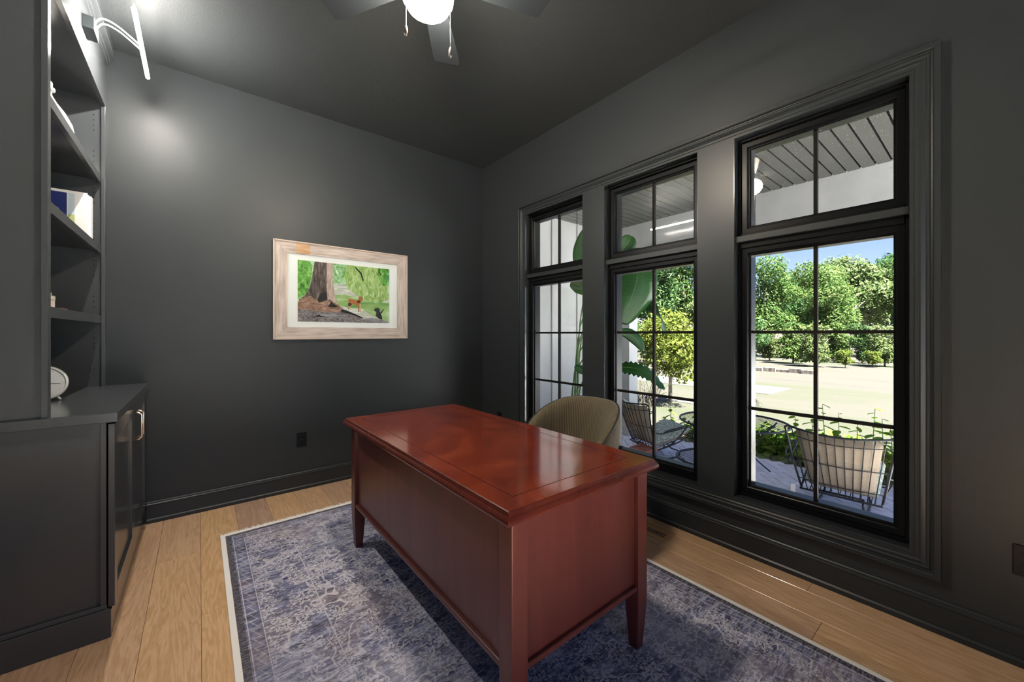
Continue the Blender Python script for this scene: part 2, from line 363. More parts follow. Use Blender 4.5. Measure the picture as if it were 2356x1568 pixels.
def box(name, mat, b, parent=None, bevel=0.0, **k): return MB().box(*b).build(name, mat, parent, bevel=bevel, **k)
def copy_tree(o, parent=None):
    c = o.copy(); col.objects.link(c); c.parent = parent
    for ch in list(o.children): copy_tree(ch, c)
    return c
def spline(pts, n=8):
    pts = [Vector(p_) for p_ in pts]; out = []
    for i in range(len(pts) - 1):
        p0 = pts[max(i - 1, 0)]; p1 = pts[i]; p2 = pts[i + 1]; p3 = pts[min(i + 2, len(pts) - 1)]
        for k in range(n):
            t = k / n
            out.append(.5 * ((2 * p1) + (p2 - p0) * t + (2 * p0 - 5 * p1 + 4 * p2 - p3) * t * t + (3 * p1 - p0 - 3 * p2 + p3) * t ** 3))
    out.append(pts[-1]); return out

# ================================================================== ROOM
XW = 2.415; YB = 3.505; XL = -.79; YF = -1.45; ZC = 3.05
WINC = [2.432, 1.508, .585]; HWN = .357; ZS, ZT = .314, 2.375
XO = 2.585                                                # outer face of the window wall
# ceiling, walls
box('ceiling', 'ceiling_paint', (XL - .15, XO, YF - .15, YB + .15, ZC, ZC + .22), kind='structure', label='dark charcoal textured flat ceiling of the room', cat='ceiling')
box('wall_back', 'wall_paint', (XL - .15, XO, YB, YB + .15, -.02, ZC), kind='structure', label='charcoal satin painted wall with the framed photo', cat='wall')
box('wall_left', 'wall_paint', (XL - .15, XL, YF, YB, -.02, ZC), kind='structure', label='charcoal wall behind the built-in bookcase', cat='wall')
DX_A, DX_B, DZ_T = -.62, 1.15, 2.4
mb = MB(); mb.box(XL - .15, DX_A, YF - .15, YF, -.6, ZC); mb.box(DX_B, XO, YF - .15, YF, -.6, ZC); mb.box(DX_A, DX_B, YF - .15, YF, DZ_T, ZC); mb.box(DX_A, DX_B, YF - .15, YF, -.6, -.0125)
mb.build('wall_front', 'wall_paint', kind='structure', label='charcoal wall behind the viewpoint', cat='wall')
dr1 = thing('added_door_1', ((DX_A + DX_B) / 2, YF - .08, 0), 'added black framed glazed double door behind the viewpoint, letting in extra daylight', 'door', kind='structure')  # unseen door, added behind the camera to bring more daylight into the room
for (xa, xb) in ((DX_A + .005, (DX_A + DX_B) / 2 - .002), ((DX_A + DX_B) / 2 + .002, DX_B - .005)):
    lf = MB(); ya, yb = YF - .105, YF - .060
    lf.box(xa, xa + .07, ya, yb, .004, DZ_T - .005); lf.box(xb - .07, xb, ya, yb, .004, DZ_T - .005); lf.box(xa + .07, xb - .07, ya, yb, .004, .20); lf.box(xa + .07, xb - .07, ya, yb, DZ_T - .09, DZ_T - .005)
    lfo = lf.build('added_door_leaf', 'window_black', dr1)
    MB().box(xa + .066, xb - .066, YF - .084, YF - .080, .196, DZ_T - .086).build('pane', 'pane_glass', lfo)
mb = MB(); edges = [YF]
for c in reversed(WINC): edges += [c - HWN, c + HWN]
edges.append(YB)
for i in range(0, len(edges), 2): mb.box(XW, XO, edges[i], edges[i + 1], -.6, ZC)
for c in WINC: mb.box(XW, XO, c - HWN, c + HWN, -.6, ZS); mb.box(XW, XO, c - HWN, c + HWN, ZT, ZC)
mb.build('wall_right', 'wall_paint', kind='structure', label='charcoal wall pierced by three tall windows', cat='wall')
# floor with planks
fl = thing('floor', (0, 0, 0), 'wide oak plank floor of warm honey tone', 'floor', kind='structure')
box('subfloor', 'plank_gap', (XL, XW, YF, YB, -.10, -.012), fl)
PW = .191; x0 = .007 - 5 * PW; protos = {}
row = 0; x = x0
while x < XW:
    xa = max(x, XL); xb = min(x + PW, XW); ys = [YF]
    fixed = {(4): [2.85, .95], (5): [2.207, .3], (16): [1.25], (3): [1.9]}.get(row)
    if fixed: js = sorted(fixed)
    else:
        js = []; yy = YF + random.uniform(.4, 1.6)
        while yy < YB - .3: js.append(yy); yy += random.uniform(1.0, 1.9)
    ys += js + [YB]
    for a, b in zip(ys[:-1], ys[1:]):
        g = .0006
        mbp = MB().box(xa + g, xb - g, a + g, b - g, -.012, 0)
        o = mbp.build('plank', 'oak_plank', fl, bevel=.0012, seg=1)
    x += PW; row += 1
# baseboards
def baseboard(name, p0, p1, nrm, label):
    # profile (height, proud) swept along p0-p1, nrm points into the room
    pr = [(0, 0), (0, .022), (.022, .022), (.029, .016), (.030, .013), (.112, .013), (.116, .016), (.122, .016), (.126, .011), (.134, .009), (.139, .005), (.139, 0)]
    rings = [[(p_[0] + nrm[0] * d, p_[1] + nrm[1] * d, h) for h, d in pr] for p_ in (p0, p1)]
    MB().loft(rings).build(name, 'trim_paint', kind='structure', label=label, cat='baseboard')
baseboard('baseboard_back', (-.27, YB), (XW, YB), (0, -1), 'charcoal moulded baseboard under the framed photo wall')
baseboard('baseboard_right', (XW, YB), (XW, YF), (-1, 0), 'charcoal moulded baseboard below the three windows')
baseboard('baseboard_left', (XL, YF), (XL, 2.28), (1, 0), 'charcoal baseboard on the left wall beside the cabinet')
baseboard('baseboard_front', (DX_B + .08, YF), (XW, YF), (0, 1), 'charcoal baseboard on the wall behind the viewpoint')
# casing round the window group, four mitred sides
cy0, cy1 = WINC[2] - HWN, WINC[0] + HWN
CP = [(0, 0), (0, .014), (.012, .014), (.014, .019), (.026, .019), (.032, .023), (.038, .020), (.046, .017), (.050, .021), (.056, .021), (.062, .017), (.066, .018), (.069, .030), (.072, .033), (.090, .033), (.092, .030), (.092, 0)]
def casing_side(name, a, b, label):
    def corner(c, d): return (c[0] + c[2] * d, c[1] + c[3] * d)
    rings = [[(XW - h, *corner(c, d)) for d, h in CP] for c in (a, b)]
    MB().loft(rings).build(name, 'trim_paint', kind='structure', label=label, cat='trim')
c00 = (cy0, ZS, -1, -1); c10 = (cy1, ZS, 1, -1); c11 = (cy1, ZT, 1, 1); c01 = (cy0, ZT, -1, 1)
casing_side('trim_1', c00, c10, 'stepped charcoal casing along the bottom of the windows')
casing_side('trim_2', c10, c11, 'stepped charcoal casing standing at the far left window edge')
casing_side('trim_3', c11, c01, 'stepped charcoal casing along the top of the windows')
casing_side('trim_4', c01, c00, 'stepped charcoal casing standing at the right window edge')
for i, (a, b) in enumerate([(WINC[1] + HWN, WINC[0] - HWN), (WINC[2] + HWN, WINC[1] - HWN)]):
    box('trim_%d' % (5 + i), 'trim_paint', (XW - .014, XW, a, b, ZS, ZT), kind='structure', label=['flat charcoal board between the left and middle windows', 'flat charcoal board between the middle and right windows'][i], cat='trim')
# windows
SP = [(0, 2.540), (0, 2.476), (.006, 2.470), (.010, 2.470), (.012, 2.458), (.016, 2.455), (.040, 2.455), (.040, 2.540)]
for wi, c in enumerate(WINC):
    wdw = thing('window_%d' % (wi + 1), (2.5, c, ZS), ['black framed window with transom at the left, beside the picture wall', 'black framed window with transom in the middle of the three', 'black framed window with transom at the right, nearest the viewer'][wi], 'window', kind='structure')
    y0, y1 = c - HWN, c + HWN
    MB().ring(y0 + .022, y1 - .022, ZS + .024, ZT - .022, [(0, 2.555), (0, 2.462), (.004, 2.448), (.022, 2.448), (.022, 2.555)]).build('frame', 'window_black', wdw)
    jb = MB(); jx0, jx1 = XW - .014, 2.449
    for (ya, yb, za, zb) in ((y0, y0 + .003, ZS, ZT), (y1 - .003, y1, ZS, ZT), (y0, y1, ZS, ZS + .003), (y0, y1, ZT - .003, ZT)):
        MB().box(jx0, jx1, ya, yb, za, zb).build('jamb', 'jamb_paint', wdw)
    box('mullion_rail', 'window_black', (2.444, 2.555, y0 + .022, y1 - .022, 1.742, 1.826), wdw, .002)
    box('rail_strip', 'trim_paint', (2.420, 2.444, y0 + .006, y1, 1.776, 1.810), wdw, .0015)
    iy0, iy1 = c - .296, c + .292
    for sn, za, zb, hz in (('transom_sash', 1.868, 2.305, []), ('lower_sash', .384, 1.700, [1.259, .817])):
        ss = MB().ring(iy0, iy1, za, zb, SP).build(sn, 'window_black', wdw)
        ym = c - .003; zsegs = [za] + sorted(hz) + [zb]
        MB().box(2.490, 2.512, ym - .0085, ym + .0085, za, zb).build('muntin', 'bar_black', ss, bevel=.002)
        for z in hz: MB().box(2.4905, 2.5115, iy0, iy1, z - .0085, z + .0085).build('muntin', 'bar_black', ss, bevel=.002)
        for k in range(len(zsegs) - 1):
            for (pa, pb) in ((iy0, ym - .0085), (ym + .0085, iy1)):
                lo = zsegs[k] + (.0085 if k else 0); hi = zsegs[k + 1] - (.0085 if k < len(zsegs) - 2 else 0)
                MB().box(2.499, 2.503, pa - .004, pb + .004, lo - .004, hi + .004).build('pane', 'pane_glass_specked' if (sn == 'transom_sash' and wi == 2) else 'pane_glass', ss)

# ================================================================== DESK
DX0, DX1, DY0, DY1, DZ = .656, 1.418, .832, 2.405, .755
RT = .007                                                 # rug top
desk = thing('writing_desk', ((DX0 + DX1) / 2, (DY0 + DY1) / 2, RT), 'large cherry-stained wooden desk with moulded top standing on the rug', 'desk')
def slab_rings(prof):
    return [[(DX0 + d, DY0 + d, z), (DX1 - d, DY0 + d, z), (DX1 - d, DY1 - d, z), (DX0 + d, DY1 - d, z)] for d, z in prof]
top = MB().loft(slab_rings([(.030, .717), (.004, .717), (.001, .720), (0, .726), (.001, .733), (.006, .740), (.008, .7405), (.010, .744), (.013, .753), (.016, .755)]))
top.mi = [1] * (len(top.f) - 1) + [0]
top = top.build('desk_top', ['desk_top_wood', 'desk_edge_wood'], desk, label='glossy red cherry top with a dark inlay line')
inl = MB(); a = .085; zz = DZ + .0003
for (xa, xb, ya, yb) in ((DX0 + a, DX1 - a, DY0 + a, DY0 + a + .004), (DX0 + a, DX1 - a, DY1 - a - .004, DY1 - a), (DX0 + a, DX0 + a + .004, DY0 + a, DY1 - a), (DX1 - a - .004, DX1 - a, DY0 + a, DY1 - a)): inl.box(xa, xb, ya, yb, DZ - .001, zz)
inl.build('inlay_line', 'desk_inlay', top)
LX0, LX1, LY0, LY1 = .697, 1.388, .866, 2.372; LW = .062
for (lx, sx_) in ((LX0, 1), (LX1, -1)):
    for (ly, sy_) in ((LY0, 1), (LY1, -1)):
        rings = []
        for z, q, inset in ((RT, .038, .012), (.10, .050, .006), (.17, .059, .0015), (.215, LW, 0), (.717, LW, 0)):
            xa = lx + sx_ * inset; xb = xa + sx_ * q; ya = ly + sy_ * inset; yb = ya + sy_ * q
            rg = [(min(xa, xb), min(ya, yb), z), (max(xa, xb), min(ya, yb), z), (max(xa, xb), max(ya, yb), z), (min(xa, xb), max(ya, yb), z)]; rings.append(rg)
        MB().loft(rings).build('leg', 'desk_body_wood', desk, bevel=.0025)
pz0, pz1 = .262, .717
box('front_panel', 'desk_body_wood', (LX0 + .018, LX0 + .036, LY0 + LW, LY1 - LW, pz0, pz1), desk)
box('side_panel', 'desk_body_wood', (LX0 + LW, LX1 - LW, LY0 + .018, LY0 + .036, pz0, pz1), desk)
box('side_panel', 'desk_body_wood', (LX0 + LW, LX1 - LW, LY1 - .036, LY1 - .018, pz0, pz1), desk)
box('bottom_rail', 'desk_body_wood', (LX0 + .004, LX0 + .036, LY0 + LW, LY1 - LW, .248, .268), desk, .004)
box('bottom_rail', 'desk_body_wood', (LX0 + LW, LX1 - LW, LY0 + .004, LY0 + .036, .248, .268), desk, .004)
box('bottom_rail', 'desk_body_wood', (LX0 + LW, LX1 - LW, LY1 - .036, LY1 - .004, .248, .268), desk, .004)
# near-corner filler strips beside the front legs (flush panel stiles)
box('panel_stile', 'desk_body_wood', (LX0 + .014, LX0 + .020, LY0 + LW, LY0 + LW + .045, pz0, pz1), desk)
# user side: two drawer pedestals and a knee-hole drawer
for (ya, yb) in ((LY0 + LW, 1.32), (1.92, LY1 - LW)):
    box('pedestal', 'desk_body_wood', (LX0 + .36, LX1 - .02, ya, yb, pz0, pz1), desk)
    for (za, zb) in ((.28, .48), (.49, .60), (.61, .71)):
        d = box('drawer', 'desk_body_wood', (LX1 - .02, LX1 - .002, ya + .006, yb - .006, za, zb), desk, .003)
        MB().lathe([(.004, 0), (.006, .012), (.014, .02), (.014, .026), (.0, .03)], (LX1 - .002, (ya + yb) / 2, (za + zb) / 2), 12, 'x').build('knob', 'pewter', d, smooth=True)
d = box('drawer', 'desk_body_wood', (LX1 - .02, LX1 - .002, 1.33, 1.91, .61, .71), desk, .003)
MB().lathe([(.004, 0), (.006, .012), (.014, .02), (.014, .026), (.0, .03)], (LX1 - .002, 1.62, .66), 12, 'x').build('knob', 'pewter', d, smooth=True)

# ================================================================== RUG
RX, RY = 1.018, 1.586                                     # centre
rug = thing('area_rug', (RX, RY, 0), 'distressed blue and grey oriental rug with white fringe under the desk', 'rug')
def rugz(yl, xl): return 0
mb = MB(); mb.box(RX - .893, RX + .893, RY - 1.372, RY + 1.372, .0005, RT); mb.build('pile', 'rug_pile', rug)
for s_ in (-1, 1):
    MB().box(RX + s_ * .893, RX + s_ * .918, RY - 1.374, RY + 1.374, .0004, .0068).build('binding', 'fringe_cotton', rug, bevel=.0025)
for s_ in (-1, 1):
    mb = MB(); yb_ = RY + s_ * 1.372
    mb.box(RX - .918, RX + .918, yb_, yb_ + s_ * .030, .0005, .006)
    for i in range(560):
        xx = RX - .918 + 1.836 * (i + .5) / 560; L = random.uniform(.020, .055); dx = random.uniform(-.012, .012); wd = .0022
        z0 = random.uniform(.0015, .004); y2 = yb_ + s_ * .028; y3 = yb_ + s_ * (.028 + L)
        mb.add([(xx - wd, y2, z0 + .002), (xx + wd, y2, z0 + .002), (xx + wd, y2, z0 - .001), (xx - wd, y2, z0 - .001), (xx + dx, y3, .0012)], [(0, 1, 4), (1, 2, 4), (2, 3, 4), (3, 0, 4), (0, 3, 2, 1)])
    mb.build('fringe', 'fringe_cotton', rug, kind='stuff')

# ================================================================== DESK CHAIR
CX, CY = 1.66, 1.565
ch = thing('desk_chair', (0, 0, 0), 'olive ribbed fabric barrel desk chair tucked behind the desk', 'chair')
SEC = 40
def chair_rim(a):                                          # a: -1..1 round the back, returns top height
    k = abs(a); return .846 - .28 * max(0, (k - .18) / .82) ** 2.1
def shell_pt(a, t, off):
    ang = a * math.radians(118); rx, ry = .250 + off, .262 + off
    ztop = chair_rim(a); zb = .40; z = zb + (ztop - zb) * t
    fl_ = 1 + .06 * t
    return (rx * math.cos(ang) * fl_ + .03 * t * max(0, math.cos(ang)), ry * math.sin(ang) * fl_, z)
mb = MB(); rows = []
prof = [(-.030, 0), (-.034, .25), (-.034, .5), (-.033, .75), (-.030, .9), (-.022, .97), (-.008, 1.0), (.010, 1.0), (.020, .97), (.026, .9), (.028, .6), (.026, .3), (.012, 0)]
for i in range(SEC + 1):
    a_ = -1 + 2 * i / SEC; rows.append([shell_pt(a_, t, o_) for o_, t in prof])
mb.loft(rows); shell = mb.build('backrest', 'ribbed_fabric', ch, smooth=True)
MB().tube([shell_pt(-1 + 2 * i / SEC, .992, .016) for i in range(SEC + 1)], .005, 8).build('piping', 'welt_dark', shell, smooth=True)
def seat_ring(r, z): return [((.225 * r) * math.copysign(abs(math.cos(t)) ** .8, math.cos(t)) - .03, (.225 * r) * math.copysign(abs(math.sin(t)) ** .8, math.sin(t)), z) for t in [2 * PI * k / 32 for k in range(32)]]
MB().loft([seat_ring(.9, .395), seat_ring(1.0, .41), seat_ring(1.02, .45), seat_ring(.98, .485), seat_ring(.85, .503), seat_ring(.4, .51)]).build('seat', 'ribbed_fabric', ch, smooth=True)
MB().lathe([(.03, .10), (.03, .385), (.16, .385), (.16, .397), (0.001, .397)], (0, 0, 0), 20).build('pedestal', 'iron_black', ch, smooth=False)
for k in range(5):
    a_ = 2 * PI * k / 5 + .3; c_, s_ = math.cos(a_), math.sin(a_)
    lg = MB().tube([(.02 * c_, .02 * s_, .115), (.15 * c_, .15 * s_, .10), (.28 * c_, .28 * s_, .068)], [.02, .016, .012], 8).build('leg', 'iron_black', ch, smooth=True)
    MB().lathe([(.02, -.012), (.026, -.01), (.026, .01), (.02, .012)], (.285 * c_, .285 * s_, RT + .0265), 14, 'y').build('caster', 'iron_black', lg, smooth=True)
ch.location = (CX, CY, 0)

# ================================================================== BUILT-IN
BY0 = 2.29; CFX = -.263                                   # near end, counter front edge
cab = thing('base_cabinet', (-.53, 2.9, 0), 'charcoal built-in base cabinet with two shaker doors under the bookcase', 'cabinet')
box('body', 'cabinet_paint', (XL, -.316, BY0 + .012, YB, .0, .885), cab)
box('end_stile', 'cabinet_paint', (-.316, -.298, BY0 + .002, BY0 + .05, .125, .885), cab, .0015)
box('end_plinth', 'cabinet_paint', (XL, -.290, BY0 - .008, BY0 + .012, 0, .118), cab, .003)
box('end_bead', 'cabinet_paint', (XL, -.296, BY0 - .002, BY0 + .012, .118, .136), cab, .004)
box('face_rail', 'cabinet_paint', (-.316, -.298, BY0 + .05, YB - .002, .118, .885), cab)
box('toe_board', 'cabinet_paint', (-.316, -.283, BY0 - .006, YB - .001, 0, .112), cab, .002)
for di, (ya, yb) in enumerate(((BY0 + .002, 2.893), (2.897, YB - .012))):
    dr = MB(); fx, bx_ = -.273, -.293; st = .066; za, zb = .122, .877
    dr.box(bx_, fx, ya, ya + st, za, zb); dr.box(bx_, fx, yb - st, yb, za, zb); dr.box(bx_, fx, ya + st, yb - st, za, za + st); dr.box(bx_, fx, ya + st, yb - st, zb - st, zb)
    d = dr.build('door', 'cabinet_paint', cab, bevel=.0018)
    box('door_panel', 'cabinet_paint', (bx_, fx - .010, ya + st - .001, yb - st + .001, za + st - .001, zb - st + .001), d)
    if di == 0: hy = yb - .036
    else: hy = ya + .036
    hp = [(fx, hy, .690), (fx + .022, hy, .690), (fx + .034, hy, .702), (fx + .034, hy, .818), (fx + .022, hy, .830), (fx, hy, .830)]
    MB().tube(hp, .0055, 10).build('handle', 'brass_handle', d, smooth=True, label='polished pale gold pull handle')
ctp = box('countertop', 'cabinet_paint', (XL, CFX, BY0 - .012, YB, .885, .925), None, .003, label='charcoal painted countertop slab on the base cabinet', cat='countertop')
UX = -.455; Z0 = .925
bc = thing('bookcase', (-.62, 2.9, Z0), 'charcoal built-in bookcase with adjustable shelves standing on the countertop', 'bookcase')
box('back_panel', 'cabinet_paint', (XL, XL + .012, BY0 + .012, YB, Z0, 2.99), bc)
box('side_panel', 'cabinet_paint', (XL + .012, UX - .018, BY0 + .013, BY0 + .033, Z0, 3.0), bc)
box('side_panel', 'cabinet_paint', (XL + .012, UX - .018, YB - .022, YB - .001, Z0, 3.0), bc)
box('stile', 'cabinet_paint', (UX - .018, UX, BY0, BY0 + .040, Z0, 3.0), bc, .0015)
box('stile', 'cabinet_paint', (UX - .018, UX, YB - .040, YB - .001, Z0, 3.0), bc, .0015)
for zt in (1.361, 1.791, 2.225):
    sh = box('shelf', 'cabinet_paint', (XL + .012, UX - .019, BY0 + .034, YB - .023, zt - .022, zt), bc)
    box('shelf_lip', 'cabinet_paint', (UX - .038, UX - .0185, BY0 + .0405, YB - .0405, zt - .046, zt), sh, .001)
box('top_rail', 'cabinet_paint', (UX - .018, UX, BY0 + .040, YB - .040, 2.66, 3.0), bc)
box('top_panel', 'cabinet_paint', (XL + .012, UX - .018, BY0 + .033, YB - .022, 2.70, 2.72), bc)
mb = MB()
for z in [1.0 + .032 * k for k in range(52)]:
    if any(abs(z - q + .01) < .05 for q in (1.361, 1.791, 2.225)) or int(z * 31) % 7 > 3: continue
    mb.lathe([(.0028, 0), (.0028, .001)], (UX - .052, YB - .0232, z), 8, 'y')
mb.build('shelf_pin_holes', 'hole_black', bc, kind='stuff')
for (xa, za, zb) in ((.012, 2.935, 2.955), (.020, 2.955, 2.985), (.040, 2.985, ZC)):
    box('crown_strip', 'cabinet_paint', (UX - .018 if za < 2.99 else XL, UX + xa, BY0 - xa * .6, YB - .001, za + .0003, zb - .0003), bc, .003)

# picture light
pl = thing('picture_light', (UX, 2.905, 2.81), 'slim glowing tube lamp on curved arms fixed to the bookcase top rail', 'lamp')
box('mount', 'trim_paint', (UX + .0003, UX + .042, 2.845, 2.968, 2.782, 2.845), pl, .0015)
BX, BZ = -.2425, 2.80
for dy in (-.022, .022):
    pts = spline([(UX + .040, 2.905 + dy, 2.835), (UX + .065, 2.905 + dy, 2.872), (UX + .12, 2.905 + dy, 2.862), (BX - .012, 2.905 + dy, BZ + .006)], 8)
    MB().tube(pts, .0042, 8).build('arm', 'white_gloss', pl, smooth=True)
hb = box('bar_housing', 'white_gloss', (BX - .004, BX + .004, 2.555, 3.222, BZ + .006, BZ + .016), pl, .002)
MB().tube([(BX, 2.57 + .64 * i / 8, BZ - .002) for i in range(9)], .0095, 12).build('light_tube', 'bar_light', pl, smooth=True, label='bright white glowing tube')

# ================================================================== CEILING FAN
FX, FY = .762, 1.518
fan = thing('ceiling_fan', (FX, FY, ZC), 'dark five-blade ceiling fan with glowing frosted globe and pull chains', 'ceiling fan')
MB().lathe([(.001, ZC - .001), (.085, ZC - .001), (.085, ZC - .03), (.12, ZC - .05), (.135, ZC - .10), (.135, ZC - .20), (.11, ZC - .25), (.085, ZC - .27), (.085, ZC - .30), (.001, ZC - .30)], (FX, FY, 0), 36).build('motor_housing', 'fan_blade', fan, smooth=True)
MB().lathe([(.075, 2.752), (.098, 2.735), (.110, 2.705), (.106, 2.672), (.088, 2.642), (.06, 2.624), (.03, 2.617), (.001, 2.616)], (FX, FY, 0), 36).build('light_globe', 'globe_light', fan, smooth=True, label='glowing frosted white globe')
BLZ = 2.785
for k in range(5):
    a_ = math.radians(-20 + 72 * k); R_ = Matrix.Rotation(a_, 3, 'Z')
    def P(x, y, z): q = R_ @ Vector((x, y, z)); return (FX + q.x, FY + q.y, BLZ + q.z)
    tl = math.radians(10); out = []
    hw = lambda x_: .052 + .020 * min(1, (x_ - .14) / .34)
    xs = [.14, .20, .28, .36, .44, .50, .525, .54]
    ringsT = []
    for x_ in xs:
        h_ = hw(x_) * (1 if x_ < .52 else (1 - (x_ - .52) * 5)); e = .0035
        ringsT.append([P(x_, -h_, -h_ * math.tan(tl) - e), P(x_, h_, h_ * math.tan(tl) - e), P(x_, h_, h_ * math.tan(tl) + e), P(x_, -h_, -h_ * math.tan(tl) + e)])
    bl = MB().loft(ringsT).build('blade', 'fan_blade', fan)
    MB().loft([[P(.10, -.018, -.006), P(.10, .018, -.006), P(.10, .018, .004), P(.10, -.018, .004)], [P(.21, -.03, -.012), P(.21, .03, -.001), P(.21, .03, .004), P(.21, -.03, -.007)]]).build('blade_bracket', 'pewter', bl)
for (cpx, zt, zb) in ((( -.104, -.01), 2.77, 2.463), ((.062, -.082), 2.77, 2.408)):
    cx_, cy_ = FX + cpx[0], FY + cpx[1]
    chn = MB().tube([(cx_, cy_, zt), (cx_, cy_, zb + .045)], .0016, 6).build('pull_chain', 'chrome', fan)
    MB().lathe([(.001, zb), (.006, zb + .004), (.0085, zb + .018), (.007, zb + .036), (.003, zb + .046), (.001, zb + .047)], (cx_, cy_, 0), 12).build('chain_pull', 'pewter', chn, smooth=True)

# ================================================================== FRAMED PHOTO
PX0, PX1, PZ0, PZ1 = .444, 1.527, 1.208, 1.980
pf = thing('framed_photo', ((PX0 + PX1) / 2, YB, PZ0), 'photo of two dogs by a tree in a weathered wood frame', 'picture')
yf, ybk = YB - .030, YB - .001; fw = .094
def frame_board(a, b, ia, ib, mat):
    # outer a-b, inner ia-ib in (x,z); thickness ybk..yf, chamfer lip
    rings = [[(a[0], ybk, a[1]), (b[0], ybk, b[1]), (ib[0], ybk, ib[1]), (ia[0], ybk, ia[1])], [(a[0], yf, a[1]), (b[0], yf, b[1]), (ib[0], yf, ib[1]), (ia[0], yf, ia[1])]]
    return MB().loft(rings).build('frame_board', mat, pf, bevel=.0015)
O = [(PX0, PZ0), (PX1, PZ0), (PX1, PZ1), (PX0, PZ1)]; I = [(PX0 + fw, PZ0 + fw), (PX1 - fw, PZ0 + fw), (PX1 - fw, PZ1 - fw), (PX0 + fw, PZ1 - fw)]
for k in range(4):
    j = (k + 1) % 4; fb = frame_board(O[k], O[j], I[k], I[j], 'barn_wood' if k % 2 == 0 else 'barn_wood_upright')
    if k == 2: box('worn_patch', 'barn_wood_warm', (.60, .70, yf - .0006, yf + .002, PZ1 - .090, PZ1 - .006), fb)
mb = MB(); g = .008; yl = yf - .006
for (xa, xb, za, zb) in ((PX0 - .002, PX1 + .002, PZ1 - g, PZ1 + .003), (PX0 - .002, PX1 + .002, PZ0 - .003, PZ0 + g), (PX0 - .003, PX0 + g, PZ0, PZ1), (PX1 - g, PX1 + .003, PZ0, PZ1)):
    MB().box(xa, xb, yl, yf + .004, za, zb).build('edge_strip', 'frame_edge', pf, bevel=.001)
box('mat_board', 'mat_board', (PX0 + fw - .004, PX1 - fw + .004, YB - .020, YB - .012, PZ0 + fw - .004, PZ1 - fw + .004), pf)
IX0, IX1, IZ0, IZ1 = .611, 1.359, 1.347, 1.840
pr = MB(); pmats = []
lay = [0]
def inkp(mat, poly):
    if mat not in pmats: pmats.append(mat)
    pr.cur = pmats.index(mat); y = YB - .0204 - lay[0] * .00012; lay[0] += 1; pts = []
    for x_, y_ in poly:
        u_ = (x_ - 42) / 2066; tp = 55 + 245 * u_; bt = 1450 + 55 * u_; v_ = (y_ - tp) / (bt - tp); u_ = min(max(u_, 0), 1); v_ = min(max(v_, 0), 1)
        u_ = u_ / (u_ + (1 - u_) * 1.14) if True else u_
        pts.append((IX0 + (IX1 - IX0) * u_, y, IZ1 - (IZ1 - IZ0) * v_))
    pr.add(pts, [tuple(range(len(pts)))])
inkp('ink_foliage', [(42, 0), (2108, 0), (2108, 1600), (42, 1600)])
inkp('ink_leaf', [(42, 0), (300, 60), (380, 200), (350, 480), (250, 800), (42, 930)])
inkp('ink_shore', [(840, 600), (1150, 620), (1250, 760), (1500, 900), (2108, 960), (2108, 1060), (880, 930)])
inkp('ink_willow', [(1150, 180), (2108, 280), (2108, 960), (1900, 1060), (1600, 1000), (1350, 860), (1150, 700), (1080, 500)])
inkp('ink_leaf', [(1850, 260), (2108, 290), (2108, 640), (1980, 680), (1850, 480)])
inkp('ink_water', [(880, 860), (1100, 850), (1500, 960), (1800, 1060), (2108, 1050), (2108, 1510), (900, 1510)])
inkp('ink_shore', [(940, 1090), (1250, 1160), (1500, 1180), (1700, 1330), (2108, 1480), (2108, 1600), (900, 1600)])
inkp('ink_dark', [(1330, 200), (1370, 260), (1480, 370), (1530, 540), (1505, 560), (1450, 390), (1340, 270)])
inkp('ink_dark', [(1870, 270), (1895, 270), (1890, 350), (1930, 430), (1910, 440), (1870, 360), (1830, 430), (1815, 425), (1865, 345)])
inkp('ink_ground', [(42, 1150), (500, 1180), (1100, 1230), (1500, 1390), (2108, 1480), (2108, 1600), (42, 1600)])
inkp('ink_trunk', [(420, 60), (720, 90), (720, 560), (760, 980), (480, 1060), (60, 960), (200, 860), (300, 720), (370, 420)])
inkp('ink_trunk_lit', [(690, 90), (830, 110), (835, 560), (880, 880), (950, 1060), (720, 1080), (690, 700)])
inkp('ink_dark', [(560, 820), (690, 780), (700, 960), (520, 1030), (480, 960)])
inkp('ink_root', [(42, 1020), (130, 900), (330, 880), (480, 960), (500, 1040), (760, 960), (950, 1080), (1060, 1160), (1000, 1250), (620, 1240), (300, 1190), (42, 1160)])
inkp('ink_dark', [(720, 1130), (790, 1000), (830, 1040), (960, 1130), (860, 1140)])
inkp('ink_log', [(520, 1290), (640, 1250), (900, 1270), (1250, 1440), (1600, 1490), (1500, 1520), (1000, 1390), (520, 1330)])
inkp('ink_dark', [(300, 1390), (520, 1290), (560, 1330), (900, 1380), (700, 1350), (440, 1350)])
inkp('ink_dark', [(1010, 1200), (1060, 1180), (1330, 1290), (1520, 1380), (1470, 1390), (1240, 1300), (1020, 1250)])
inkp('ink_log', [(1450, 1400), (1800, 1390), (2108, 1480), (2108, 1520), (1700, 1480)])
